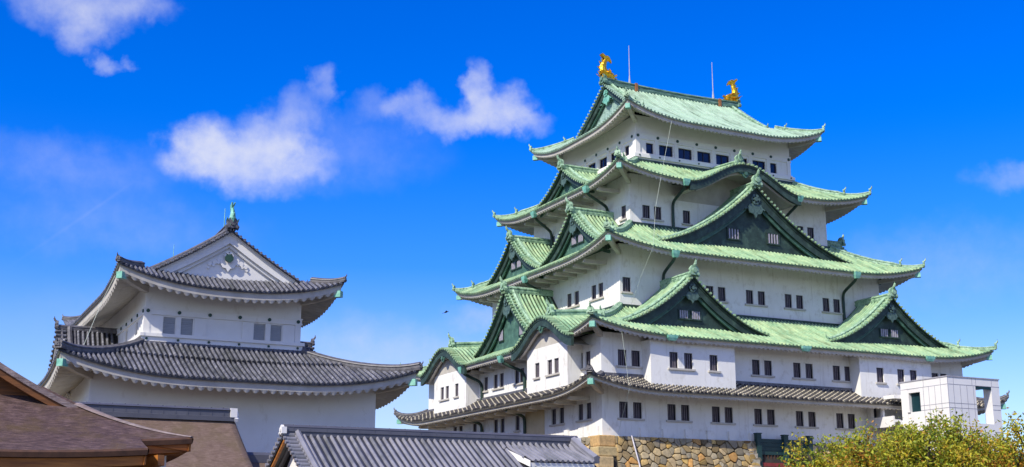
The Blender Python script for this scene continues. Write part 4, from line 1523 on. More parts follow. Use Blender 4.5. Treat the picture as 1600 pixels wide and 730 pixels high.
for i in range(9):
    knob(keep, S5E, 9.62+2.03*i, .07, 26.4, .13, .06)
    knob(keep, S5E, 9.62+2.03*i, .30, 24.58, .08, .04)
for i in range(7):
    knob(keep, S5S, -9.95-2.02*i, .07, 26.4, .13, .06)

# ridge ornaments
RX = -W/2
fish(keep, (RX, 10.55, 33.95), (0, 1, 0), 1.22, M['gold'], 'golden_fish', 'gold fish ornament with raised tail, at the left ridge end')
fish(keep, (RX, 24.75, 33.95), (0, -1, 0), 1.22, M['gold'], 'golden_fish', 'gold fish ornament with raised tail, at the right ridge end')
for y in (13.05, 22.5):
    rd = MB()
    rd.tube([(RX, y, 33.8), (RX, y, 34.6)], .10, 8, [1.3, .5])
    rd.tube([(RX, y, 34.5), (RX, y, 37.6)], .045, 6, [1, .6])
    ro = rd.build('lightning_rod', M['steel'], keep)
    st = MB()
    st.box(RX+.30, RX+.47, y+.35, y+.6, 32.95, 33.8)
    st.build('strap', M['rust'], ro)

# downpipes: hopper at the eave, elbow back to the wall, then down
hop = []
for (S_, u, du, dh, zh, dwall, zb) in (
        (Side('E', -S4), 11.2, .35, 2.62, 21.35, .12, 18.0), (Side('E', -S4), 22.95, .4, 2.62, 21.35, .12, 18.0),
        (Side('E', -S3), 7.95, .5, 2.58, 14.4, .12, 10.4), (Side('E', -S3), 26.2, .6, 2.58, 14.4, .12, 10.4),
        (Side('S', S4), -9.9, -.8, 2.62, 21.2, .12, 18.2), (Side('S', S4), -19.3, -1.4, 2.62, 21.2, .12, 18.2),
        (Side('S', S3), -15.6, -.4, 2.55, 14.3, .12, 13.0),
        (Side('S', 0), -20.4, .6, 1.75, 6.9, .14, -.1), (Side('S', 0), -12.7, .9, 1.75, 6.9, .14, -.1)):
    p_ = MB()
    path = polyline_smooth([S_.P(u, dh, zh-.2), S_.P(u+du*.08, dh-.2, zh-.55), S_.P(u+du*.9, dwall+.2, zh-1.15), S_.P(u+du, dwall, zh-1.6), S_.P(u+du, dwall, zb)])
    if S_.k == 'S' and S_.w == 0:
        # passes in front of the lower pent roof
        path = polyline_smooth([S_.P(u, dh, zh-.2), S_.P(u+du*.08, dh-.2, zh-.5), S_.P(u+du*.9, dwall+.2, zh-1.1), S_.P(u+du, dwall, zh-1.5), S_.P(u+du, dwall, 4.1)])
        p_.tube(polyline_smooth([S_.P(u+du, 2.1, 2.75), S_.P(u+du, dwall+.1, 2.2), S_.P(u+du, dwall, 1.8), S_.P(u+du, dwall, -.1)]), .13, 8)
    p_.tube(path, .13, 8)
    po = p_.build('downpipe', M['pipe'], keep)
    h_ = MB()
    c0 = S_.P(u, dh+.05, zh)
    h_.sweep([c0+Vector((0, 0, -.42)), c0+Vector((0, 0, -.15)), c0+Vector((0, 0, .12))], [(-.28, -.2), (.28, -.2), (.28, .2), (-.28, .2)], scales=[.6, 1, 1.15], lat=S_.lat)
    h_.build('rain_hopper', M['copper_verd'], po)
# a few rain hoppers on the second-storey eave
for y in (4.9, 17.2, 30.0):
    h_ = MB()
    c0 = Vector((1.9, y, 7.05))
    h_.sweep([c0+Vector((0, 0, -.3)), c0+Vector((0, 0, -.1)), c0+Vector((0, 0, .1))], [(-.4, -.16), (.4, -.16), (.4, .16), (-.4, .16)], scales=[.6, 1, 1.1], lat=(0, 1, 0))
    h_.build('rain_hopper', M['copper_verd'], keep)
# thin lightning conductor down the near corner
cb = MB()
pth = [(-7.2, 11.65, 27.3), (-6.0, 10.3, 24.6), (-4.65, 8.7, 21.35)]
cb.tube(pth, .012, 5)
cb.build('lightning_cable', M['cable'], keep)
cb = MB()
cb.tube([(-4.65, 8.7, 21.3), (-3.3, 7.2, 18.2), (-1.8, 5.9, 14.6), (-2.6, 5.3, 12.5), (-4.3, 5.35, 10.4)], .012, 5)
cb.build('lightning_cable', M['cable'], keep)
cb = MB()
cb.tube([(1.9, .62, 7.1), (2.3, .9, 3.0), (.45, 1.05, .1)], .012, 5)
cb.build('lightning_cable', M['cable'], keep)
dp = MB()
dp.tube([(.62, 2.05, -.1), (1.2, 2.3, -2.2), (1.9, 2.4, -5)], .06, 6)
dp.build('conduit', M['steel'], sw)

# ================================================================== wooden fence at the gap in the stone base
fe = thing('wooden_fence', (.6, 15.7, NT[2]), 'dark green board fence with three posts filling the gap in the stone base', 'fence')
for y0_, y1_ in ((13.42, 15.55), (15.95, 17.9)):
    b_ = MB()
    for k_ in range(4):
        b_.box(.50, .58+.012*(k_ % 2), y0_, y1_, -1.12+.30*k_, -1.12+.30*k_+.285)
    b_.build('board_panel', M['fence_green'], fe)
for y in (13.22, 15.75, 18.1):
    b_ = MB()
    b_.box(.42, .78, y-.2, y+.2, -2.1, .42 if y < 14 else .36)
    b_.box(.38, .82, y-.24, y+.24, .42 if y < 14 else .36, .48 if y < 14 else .42)
    b_.build('post', M['fence_green'], fe)
b_ = MB()
b_.box(.46, .7, 13.42, 15.55, -2.06, -1.72); b_.box(.44, .72, 15.4, 15.95, -2.2, -1.25) if False else None
b_.box(.46, .7, 15.95, 17.9, -2.06, -1.72)
b_.build('rail', M['fence_red'], fe)
b_ = MB()
for k_ in range(15):
    y = 13.5+.3*k_
    if abs(y-15.75) > .3 and y < 17.9:
        b_.box(.5, .56, y, y+.1, -1.72, -1.12)
b_.build('slats', M['wood_dark'], fe)
b_ = MB()
b_.box(.2, .26, 13.1, 18.2, -2.1, -.25)
b_.build('backing', M['wood_dark'], fe)

# ================================================================== small keep (left)
tw = thing('castle_turret', (-9.8, -27.1, GZ), 'smaller white two-tier turret with grey tiled roofs left of the big keep', 'castle turret')
T = (M['tile'], M['eave_white'], M['tile_trim'], M['tile_trim'])
TI = (-19.5, 0, -32.2, -22.4)
TO = (-24.9, 5.45, -37.6, -16.4)
TL = (-22.6, 3.1, -35.5, -18.3)
TE = (-21.6, 2.1, -34.3, -20.3)
skirt(tw, TI, TO, TL, 4.3, 1.75, 1.2, 8.5, T, sag=.18, spacing=.31, ribw=.175, ribh=.115, fascia=.40, scallop=(.54, .2), raise_t=.42, raise_h=.14, brackets=None, hip_sc=1.0, cap_mat=M['copper_verd'], tipsc=.36)
irimoya(tw, 'x', TE, 7.65, 11.75, 1.55, 1.1, 7.0, T, TI, sag=.24, spacing=.31, ribw=.175, ribh=.115, fascia=.40, scallop=(.54, .2),
        fmats=(M['plaster_clean'], M['plaster_clean'], M['plaster_clean']), wall_mat=M['plaster_clean'], bw=.62, orn=.85, ridge_sc=1.0, cap_mat=M['copper_verd'], recess=.62, tipsc=.36, midorn=False, drop=.75)
bs = MB()
bs.disc((.18, -27.3, 10.02), (1, 0, 0), .27, .14)
bs.build('gable_boss', M['knob'], tw)
for S_, zf in ((Side('S', -32.2), None), (Side('N', -22.4), None)):
    chidori(tw, S_, -9.8, 4.9, 6.35, 2.1, 3.9, T, .5, 0, zlow=1.7, rsc=.62, front=(M['plaster_clean'], M['plaster_clean'], M['plaster_clean']), sides_mat=M['plaster_clean'], spacing=.31, ribw=.175, ribh=.115, bw=.5)
# walls
wm = MB()
for k, a in (('E', 0), ('S', 0), ('N', 0), ('W', 0)):
    S_ = Side(k, wallc(TL, k)); a, b = urange(TL, k)
    wall_panel(wm, S_, a, b, -3.2, 2.25, [])
wm.build('wall', M['plaster_clean'], tw)
wm = MB()
KSH = [(-30.71, .72), (-29.63, .72), (-25.08, .72), (-24.0, .72)]
KSS = [(-2.6, .8), (-6.2, .8), (-9.8, .8), (-13.4, .8), (-17, .8)]
for k in 'ESNW':
    S_ = Side(k, wallc(TI, k)); a, b = urange(TI, k)
    wall_panel(wm, S_, a, b, 3.4, 8.15, [(u, 5.5, w, 1.06) for u, w in (KSH if k == 'E' else KSS if k == 'S' else [])])
wm.build('wall', M['plaster_clean'], tw)
tr = MB()
TSE, TSS = Side('E', 0), Side('S', -32.2)
for S_, lo, hi in ((TSE, -32.2, -22.4), (TSS, -19.5, 0)):
    for z0_, z1_, dd in ((4.76, 4.97, .24), (4.45, 4.76, .13), (4.2, 4.45, .18), (6.12, 6.2, .10), (6.2, 6.46, .06), (6.46, 6.53, .10)):
        sbox(tr, S_, lo-dd if S_.k == 'E' else lo, hi+dd if S_.k == 'E' else hi, .003, dd, z0_, z1_)
    n_ = 6 if S_.k == 'E' else 11
    for i in range(n_):
        u = lo+.16+(hi-lo-.35)*i/(n_-1)
        knob(tw, S_, u, .06, 6.33, .11, .07)
        knob(tw, S_, u, .13, 4.62, .08, .05)
    for u in (lo, hi):
        sbox(tr, S_, u-.38 if u == hi else (u-.07 if S_.k == 'E' else u), u if u == hi else u+.38, .003, .07, 4.972, 6.118)
# sliding panels beside each shutter, centre post
for a, b in ((-31.82, -31.12), (-29.2, -28.45), (-26.2, -25.48), (-23.58, -22.8), (-30.32, -30.02), (-24.7, -24.38)):
    sbox(tr, TSE, a, b, .003, .07, 4.975, 6.06)
tr.build('wall_trim', M['plaster_clean'], tw)
for S_, lst in ((TSE, KSH), (TSS, KSS)):
    for u, w in lst:
        f_ = MB()
        for a, b, c, e in ((-1, -1, 1, -1), (1, -1, 1, 1), (1, 1, -1, 1), (-1, 1, -1, -1)):
            f_.quad(S_.P(u+a*w/2, 0, 5.5+b*.53), S_.P(u+c*w/2, 0, 5.5+e*.53), S_.P(u+c*w/2, -.2, 5.5+e*.53), S_.P(u+a*w/2, -.2, 5.5+b*.53))
        fo = f_.build('window', M['plaster_clean'], tw)
        f_ = MB()
        for i in range(12):
            z0_ = 4.975+i*1.05/12
            f_.quad(S_.P(u-w/2, -.08, z0_), S_.P(u+w/2, -.08, z0_), S_.P(u+w/2, -.13, z0_+1.05/12), S_.P(u-w/2, -.13, z0_+1.05/12))
        f_.build('shutter', M['shutter'], fo)
fish(tw, (.35, -27.3, 12.2), (-1, 0, 0), .74, M['copper_verd'], 'roof_fish', 'pale green fish ornament on the ridge end')
fish(tw, (-19.6, -27.3, 12.2), (1, 0, 0), .74, M['copper_verd'], 'roof_fish')
for (x, y, z1_) in ((-1.6, -27.3, 13.7), (-17.5, -27.3, 14.6)):
    rd = MB()
    rd.tube([(x, y, 12.0), (x, y, z1_)], .04, 6, [1, .6])
    rd.build('lightning_rod', M['copper_verd'], tw)
rd = MB()
rd.tube([(1.2, -34.3, 8.1), (1.6, -35.0, 6.4), (3.2, -36.2, 3.0)], .014, 5)
rd.build('lightning_cable', M['cable'], tw)
st = MB()
for k in 'ESNW':
    S_ = Side(k, wallc(TL, k)); a, b = urange(TL, k)
    if k in 'ES':
        stones(st, S_, a, b, GZ, -3.2, lambda z: .1+.2*(-3.2-z), .7, rg_)
tb = MB()
tb.box(TL[0]+.1, TL[1]-.02, TL[2]+.02, TL[3]-.1, GZ, -3.2)
sb = thing('stone_wall', (-9.8, -27, GZ), 'rough stone base under the grey-roofed turret, behind the low roofs', 'stone wall')
st.build('stones', M['stone'], sb)
tb.build('core', M['mortar'], sb)

# ================================================================== elevator tower (right)
el = thing('elevator_tower', (5.5, 28, GZ), 'modern white panelled elevator tower standing in front of the keep', 'tower')
X0, X1, Y0, Y1 = 3.1, 8.0, 25.4, 30.75
b_ = MB()
# cladding: south face with window, east face with open corner passage
b_.box(X0, X1, Y0, Y1, 4.06, 4.6)                       # top band
b_.box(X0, 3.72, Y0, Y0+.5, GZ, 4.055)                  # left pier
b_.box(5.12, X1, Y0, 28.25, GZ, 4.055)                  # main shaft block
b_.box(3.725, 5.115, Y0+.06, Y0+.5, GZ, 2.25)           # below window
b_.box(3.725, 5.115, Y0+.02, Y0+.5, 3.98, 4.055)
b_.box(7.2, X1, 29.9, Y1, GZ, 4.055)                    # north-east pillar
b_.box(X0, 3.7, 29.9, Y1, GZ, 4.055)
b_.box(X0, X1, 28.255, 29.895, GZ, 1.2)                 # passage floor
b_.build('body', M['panel'], el)
b_ = MB()
b_.box(3.72, 3.98, Y0-.06, Y0+.3, 2.25, 3.72); b_.box(3.70, 5.14, Y0-.06, Y0+.3, 3.72, 3.98)
b_.build('window_frame', M['panel'], el)
b_ = MB()
b_.box(3.98, 5.115, Y0+.22, Y0+.26, 2.25, 3.72)
b_.build('pane', M['teal_glass'], el)
b_ = MB()
b_.box(X0-.05, X1+.05, Y0-.05, Y1+.05, 4.6, 4.68)
b_.build('coping', M['seam'], el)
b_ = MB()
b_.box(7.95, 8.0, 28.26, 29.89, 3.8, 4.055)
b_.build('passage_lintel', M['teal_glass'], el)
s_ = MB()
for z in (2.64, 2.29, .6, -1.1):
    s_.box(X1+.003, X1+.012, Y0, 28.25, z-.02, z+.02); s_.box(X1+.003, X1+.012, 29.9, Y1, z-.02, z+.02)
    s_.box(5.12, X1, Y0-.012, Y0-.003, z-.02, z+.02)
s_.box(X1+.003, X1+.012, Y0, Y1, 4.03, 4.07)
s_.box(X0, X1, Y0-.012, Y0-.003, 4.03, 4.07)
for y in (25.97, 26.65, 27.34, 28.0):
    s_.box(X1+.003, X1+.012, y-.018, y+.018, -2, 4.03)
for y in (26.0, 27.9, 28.3, 29.95):
    s_.box(X1+.003, X1+.012, y-.018, y+.018, 4.07, 4.6)
for x in (5.5, 6.06, 6.68, 7.29):
    s_.box(x-.018, x+.018, Y0-.012, Y0-.003, -2, 4.03)
for x in (5.55, 7.3):
    s_.box(x-.018, x+.018, Y0-.012, Y0-.003, 4.07, 4.6)
s_.box(X1-.0, X1+.014, Y0-.014, Y0+.02, -2, 4.6)
s_.build('seam', M['seam'], el)
# landing that links it with the keep
br = MB()
br.box(.02, X0-.004, 24.6, 25.2, 1.55, 1.75); br.box(.02, X0-.004, 24.45, 24.6, 1.2, 2.02)
br.box(.02, X0-.004, 25.2, 28.5, 1.3, 1.7)
br.build('landing', M['panel'], el)
br = MB()
br.box(1.9, X0-.004, 24.7, 26.6, 3.4, 3.68)
br.build('canopy', M['panel'], el)
for bx in ((.03, .5, 24.62, 24.9, 1.76, 3.05), (.03, .9, 25.6, 25.72, 1.76, 3.0), (1.55, 1.8, 24.62, 24.8, 1.76, 3.02)):
    br = MB()
    br.box(*bx)
    br.build('porch_pier', M['panel'], el)
br = MB()
br.box(.02, .06, 24.95, 25.55, 1.76, 2.9)
br.build('door', M['window_dark'], el)

# ================================================================== grey-tiled gallery in front
ga = thing('tiled_gallery', (20, -21.3, GZ), 'long low building with new dark grey tiled roof in front of the stone base', 'building')
yA, yB, xr, zrg = -29.1, -13.5, 20.0, -2.38
zsl = lambda x: zrg-.62*x+.02*x*x*.5
rf = MB(); rb = MB(); lt = MB()
for sg in (1, -1):
    xs = [4.6*i/8 for i in range(9)]
    rf.grid([[Vector((xr+sg*x, y, zsl(x))) for x in xs] for y in (yA, yB)], [[(y, x) for x in xs] for y in (yA, yB)])
    y = yA+.62
    while y < yB-.2:
        if not (sg == 1 and y > -17.8):
            rb.rib([(xr+sg*x, y, zsl(x)) for x in xs], (0, 1, 0), .17, .11, y)
        else:
            rb.rib([(xr+sg*x, y, zsl(x)) for x in xs[:4]], (0, 1, 0), .17, .11, y, cap=False)
        y += .33
    # verge tiles on the south gable
    for i in range(15):
        x = .15+.31*i
        if x < 4.6:
            rb.rib([(xr+sg*x, yA+.5, zsl(x)+.01), (xr+sg*x, yA-.08, zsl(x)+.01)], Vector((sg*1, 0, -.55)).normalized(), .19, .12, x)
    rf.grid([[Vector((xr+sg*x, yA, zsl(x)+.02)) for x in xs], [Vector((xr+sg*x, yA, zsl(x)-.14)) for x in xs]])
    lt.sweep([(xr+sg*x, yA+.62, zsl(x)+.03) for x in xs], [(a*.45, b*.55) for a, b in RIDGE_PROF])
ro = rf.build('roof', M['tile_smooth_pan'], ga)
rb.build('roof_tiles', M['tile_rib_light'], ro, smooth=True)
lt.build('verge_ridge', M['tile_rib_light'], ro)
rd = MB()
rd.sweep([(xr, yA-.02, zrg), (xr, yB, zrg)], [(-.2, -.1), (-.2, .10), (-.24, .11), (-.22, .3), (-.24, .31), (-.12, .42), (.12, .42), (.24, .31), (.22, .3), (.24, .11), (.2, .10), (.2, -.1)])
for k_ in range(20):
    y = yA+.4+.8*k_
    if y < yB-.2:
        rd.sweep([(xr, y, zrg), (xr, y+.03, zrg)], [(-.245, .1), (-.235, .3), (-.13, .43), (.13, .43), (.235, .3), (.245, .1)])
rd.build('ridge', M['tile_smooth'], ro)
for yy, ot in ((yA-.05, (0, -1, 0)), (yB+.02, (0, 1, 0))):
    re_ = MB()
    ridge_end(re_, (xr, yy, zrg-.05), ot, .55, horn=False)
    re_.box(xr+.15, xr+.3, yy-.12, yy+.12, zrg, zrg+.3)
    re_.build('ridge_end', M['panel'], ro)
# raised shallow roof over the side porch
pr = MB(); pb = MB(); pw = MB()
yp0, yp1 = -18.05, -14.0
zps = lambda x: zrg-.17-.34*x
xs = [.3+2.45*i/5 for i in range(6)]
yl = lambda x: yp0+.28*(x-.3)*.7
pr.grid([[Vector((xr+x, lerp(yl(x), yp1, j/8), zps(x))) for x in xs] for j in range(9)], [[(j, x) for x in xs] for j in range(9)])
y = yp0+.1
while y < yp1:
    q = [x for x in xs if yl(x) < y+.02]
    if len(q) > 1:
        pb.rib([(xr+x, y, zps(x)) for x in q], (0, 1, 0), .17, .11, y, cap=len(q) == 6)
    y += .3
pw.grid([[Vector((xr+x, yl(x)-.03, zps(x)+.03)) for x in xs], [Vector((xr+x, yl(x)-.03, zps(x)-.28)) for x in xs]])
ns = 60
pw.grid([[Vector((xr+2.72, lerp(yl(2.75), yp1, j/ns), zps(2.75)-.06)) for j in range(ns+1)], [Vector((xr+2.7, lerp(yl(2.75), yp1, j/ns), zps(2.75)-.24-.07*abs(math.sin(j*math.pi/5)))) for j in range(ns+1)]])
pw.box(xr+.3, xr+2.5, yp0+.6, yp1-.2, GZ, zps(2.7)-.35)
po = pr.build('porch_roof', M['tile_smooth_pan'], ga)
pb.build('roof_tiles', M['tile_rib_light'], po, smooth=True)
pw.build('porch_wall', M['plaster_clean'], po)
hp = MB()
hp.sweep([(xr+.2, yB-.3, zrg+.05), (xr+1.2, yB-.25, zps(1.2)+.1), (xr+2.75, yB-.4, zps(2.75)+.05)], [(a*.6, b*.7) for a, b in RIDGE_PROF])
hp.build('hip_ridge', M['tile_rib_light'], po)
wl = MB()
wl.box(xr-3.8, xr+3.8, yA+.7, yB-.3, GZ, -5.6)
for yy in (yA+.7, yB-.3):
    wl.add([(xr-3.8, yy, -5.6), (xr+3.8, yy, -5.6), (xr, yy, zrg-.25)], [(0, 1, 2)])
wl.build('wall', M['plaster_clean'], ga)
gb = MB()
for sg in (1, -1):
    xs = [4.5*i/8 for i in range(9)]
    a = [Vector((xr+sg*x, yA+.06, zsl(x)-.10)) for x in xs]; b = [Vector((xr+sg*x, yA+.06, zsl(x)-.30)) for x in xs]
    a2 = [p+Vector((0, .12, 0)) for p in a]; b2 = [p+Vector((0, .12, 0)) for p in b]
    gb.grid([a2, a, b, b2])
gb.build('bargeboard', M['wood'], ga)

# ================================================================== palace halls with bark roofs
ph = thing('palace_hall', (12, -38, GZ), 'hall with smooth pale bark roof and grey tiled ridge in front of the turret', 'building')
xm, zm_ = 12.0, -.98
yN, yS = -29.15, -62.0
zb = lambda x: zm_-.12-1.02*x*(1-.028*x)
rf = MB()
xs = [5.6*i/14 for i in range(15)]
for sg in (1, -1):
    yend = lambda x: yN-.1+.16*x+.5*max(0, (x-2)/3.6)**2
    rf.grid([[Vector((xm+sg*x, lerp(yS, yend(x)-.5*max(0, 1-0), j/20), zb(x))) for x in xs] for j in range(21)])
    # rolled verge
    vr = [[], [], [], []]
    for x in xs:
        e = yend(x)-.5
        for q, (dy, dz) in enumerate(((0, 0), (.28, -.05), (.42, -.22), (.36, -.52))):
            vr[q].append(Vector((xm+sg*x, e+dy, zb(x)+dz)))
    rf.grid(vr)
    rf.grid([[Vector((xm+sg*5.6, y, zb(5.6))) for y in (yS, yN+.9)], [Vector((xm+sg*5.5, y, zb(5.6)-.45)) for y in (yS, yN+.9)]])
ro = rf.build('roof', M['bark_pale'], ph, smooth=True)
rd = MB()
rd.sweep([(xm, yS, zm_), (xm, yN-.3, zm_)], [(-.3, -.25), (-.3, -.02), (-.24, 0), (-.22, .3), (-.3, .32), (-.12, .42), (.12, .42), (.3, .32), (.22, .3), (.24, 0), (.3, -.02), (.3, -.25)])
y = yN-.9
while y > yS:
    rd.sweep([(xm, y, zm_), (xm, y+.035, zm_)], [(-.26, 0), (-.24, .3), (-.13, .445), (.13, .445), (.24, .3), (.26, 0)])
    y -= .62
rd.build('ridge', M['tile_smooth'], ro)
re_ = MB()
ridge_end(re_, (xm, yN-.25, zm_-.2), (0, 1, 0), .72, horn=False)
re_.box(xm+.05, xm+.34, yN-.55, yN-.2, zm_-.05, zm_+.42)
re_.build('ridge_end', M['panel'], ro)
wl = MB()
wl.box(xm-4.3, xm+4.3, yS+1, yN-1.2, GZ, -5.2)
wl.add([(xm-4.3, yN-1.2, -5.2), (xm+4.3, yN-1.2, -5.2), (xm, yN-1.2, zm_-.6)], [(0, 1, 2)])
wl.build('wall', M['wood_dark'], ph)

# low link between the halls
lk = thing('link_roof', (13.5, -26.8, GZ), 'low brown link building with dark ridge cap between bark hall and tiled gallery', 'building')
b_ = MB()
zc = -3.12
b_.grid([[Vector((12.2+3.5*i/5, y, zc-.1-.45*i/5*3.5)) for i in range(6)] for y in (-29.0, -24.0)])
b_.grid([[Vector((12.2-3.5*i/5, y, zc-.1-.45*i/5*3.5)) for i in range(6)] for y in (-29.0, -24.0)])
ro = b_.build('roof', M['bark_pale'], lk)
b_ = MB()
b_.sweep([(12.2, -29.0, zc), (12.2, -24.0, zc)], [(-.26, -.2), (-.26, .2), (-.12, .34), (.12, .34), (.26, .2), (.26, -.2)])
b_.build('ridge', M['tile_smooth'], ro)
b_ = MB()
b_.box(9.6, 14.8, -28.6, -24.3, GZ, zc-1.35)
b_.build('wall', M['wood_dark'], lk)

# nearest hall: hip-and-gable bark roof, gable facing the camera
nh = thing('palace_hall', (33, -47, GZ), 'nearest hall at lower left with dark bark roof and orange wooden eaves', 'building')
rf = MB()
ZF = lambda x: -2.87-.57*(x-35)+.039*(x-35)**2      # height down the front skirt (x 34..39.5)
yh = lambda x: -40.25+(x-35)*1.0                      # hip line


def ZL(x, y):
    e = max(0, yh(x)-y)
    return ZF(x)+.22*max(0, (x-35)/3)**2*max(0, 1-e/5.5)**2.2*(1 if x <= 38.01 else 1)


xs = [34+4*i/16 for i in range(17)]
rf.grid([[Vector((x, lerp(-56, yh(x), j/40), ZL(x, lerp(-56, yh(x), j/40)))) for x in xs] for j in range(41)])
# lower front extension, stopping short of the corner
xe = [38+1.55*i/6 for i in range(7)]
yE = -38.85
rf.grid([[Vector((x, lerp(-56, yE, j/30), ZF(x)+.02+.16*max(0, 1-(yE-lerp(-56, yE, j/30))/4)**2)) for x in xe] for j in range(31)])
# north hip slope behind the corner
rf.grid([[Vector((lerp(yh(x), yh(x), 0)*0+x-k*(x-22)/20 if False else lerp(x, 22, k/20), yh(x), ZL(x, yh(x))-.22*max(0, (x-35)/3)**2*(1-max(0, 1-(k/20*(x-22))/5.5)**2.2) if x > 35 else ZF(x))) for k in range(21)] for x in xs])
# thick rounded bark edges
def edge(mb, pts, out, th=.26):
    out = Vector(out)
    mb.grid([[p for p in pts], [p+out*.05+Vector((0, 0, -.06)) for p in pts], [p+out*.02+Vector((0, 0, -th)) for p in pts], [p-out*.2+Vector((0, 0, -th-.01)) for p in pts]])
ed = MB()
rf2 = [Vector((38, lerp(-56, yh(38), j/40), ZL(38, lerp(-56, yh(38), j/40)))) for j in range(41)]
edge(ed, rf2, (1, 0, 0), .2)
ext = [Vector((39.55, lerp(-56, yE, j/30), ZF(39.55)+.02+.16*max(0, 1-(yE-lerp(-56, yE, j/30))/4)**2)) for j in range(31)]
edge(ed, ext, (1, 0, 0), .2)
edge(ed, [Vector((x, yE, ZF(x)+.18)) for x in xe], (0, 1, 0), .2)
edge(ed, [Vector((lerp(38, 22, k/20), yh(38), ZL(38, yh(38))-.22*(1-max(0, 1-(k/20*16)/5.5)**2.2))) for k in range(21)], (0, 1, 0), .2)
# upper gabled roof, verge toward the camera
yr, zr_ = -48.0, 2.5
hw = 7.9
zu = lambda s: zr_-(zr_+3.08)*(s+.40*s*(1-s))
ss = [i/20 for i in range(21)]
for sg in (1, -1):
    rf.grid([[Vector((x, yr+sg*hw*s, zu(s))) for s in ss] for x in (20, 28, 34.9)])
ro = rf.build('roof', M['bark'], nh, smooth=True)
ed.build('roof_edge', M['wood_dark'], ro)
# pale weathered verge and hip
vg = MB()
for sg in (1, -1):
    a = [Vector((34.75, yr+sg*hw*s, zu(s)+.05)) for s in ss]; b = [Vector((35.22, yr+sg*hw*s, zu(s)+.03)) for s in ss]; c = [Vector((35.25, yr+sg*hw*s, zu(s)-.16)) for s in ss]; d_ = [Vector((34.9, yr+sg*hw*s, zu(s)-.2)) for s in ss]
    vg.grid([a, b, c, d_])
hpth = [Vector((x, yh(x), ZL(x, yh(x))+.0)) for x in [35+3*i/10 for i in range(11)]]
vg.sweep(hpth, [(-.24, -.03), (-.14, .04), (0, .055), (.14, .04), (.24, -.03)], scales=[1-.6*i/10 for i in range(11)])
vg.build('weathered_verge', M['bark_edge'], ro)
# timber: gable boards, eave boards, rafters, corner beam
tm = MB()
for sg in (1, -1):
    for (x0, x1, tp, h) in ((34.95, 35.18, .17, .22), (34.3, 34.6, .2, .75), (33.5, 33.55, .2, 6.0)):
        a = [Vector((x1, yr+sg*hw*s, zu(s)-tp)) for s in ss]; b = [Vector((x1, yr+sg*hw*s, zu(s)-tp-h)) for s in ss]
        a0 = [Vector((x0, p.y, p.z)) for p in a]; b0 = [Vector((x0, p.y, p.z)) for p in b]
        tm.grid([a0, a, b, b0])
    tm.grid([[Vector((35.1, yr+sg*hw*s, zu(s)-.19)) for s in ss], [Vector((33.5, yr+sg*hw*s, zu(s)-.2)) for s in ss]])
tm.build('gable_boards', M['wood_mid'], nh)
tm = MB()
tm.grid([[p+Vector((-.12, 0, -.22)) for p in ext], [p+Vector((-.13, 0, -.48)) for p in ext], [p+Vector((-.6, 0, -.5)) for p in ext], [Vector((36.5, p.y, p.z+.35)) for p in ext]])
tm.grid([[p+Vector((-.08, 0, -.2)) for p in rf2], [p+Vector((-.1, 0, -.44)) for p in rf2], [p+Vector((-.7, 0, -.42)) for p in rf2], [Vector((36.2, min(p.y, -39.3), p.z-.1)) for p in rf2]])
tm.grid([[Vector((x, yE-.06, ZF(x)-.02)) for x in xe], [Vector((x, yE-.08, ZF(x)-.32)) for x in xe]])
nk = [Vector((lerp(38, 22, k/20), yh(38), ZL(38, yh(38))-.22*(1-max(0, 1-(k/20*16)/5.5)**2.2))) for k in range(21)]
tm.grid([[p+Vector((0, -.08, -.2)) for p in nk], [p+Vector((0, -.1, -.44)) for p in nk], [p+Vector((0, -1.9, -.2)) for p in nk]])
y = -55.8
while y < -39:
    tm.box(36.4, 39.3, y, y+.13, ZF(39.55)-.62, ZF(39.55)-.44)
    y += .4
tip = rf2[-1]
tm.sweep([Vector((35.8, yh(35.8)-.3, tip.z-.65)), Vector((37.75, yh(37.75), tip.z-.35))], [(-.12, -.14), (.12, -.14), (.12, .14), (-.12, .14)])
tm.sweep([Vector((36.2, -39.2, -5.0)), Vector((38.3, -38.2, -4.75))], [(-.12, -.16), (.12, -.16), (.12, .16), (-.12, .16)])
tm.build('eave_boards', M['wood'], nh)
wl = MB()
wl.box(24, 36.6, -56, -40.2, GZ, -4.6)
wl.build('wall', M['wood_dark'], nh)
pl = MB()
pl.box(37.2, 37.3, -38.05, -37.85, -5.0, -4.45)
pl.build('beam_cover', M['panel'], nh)


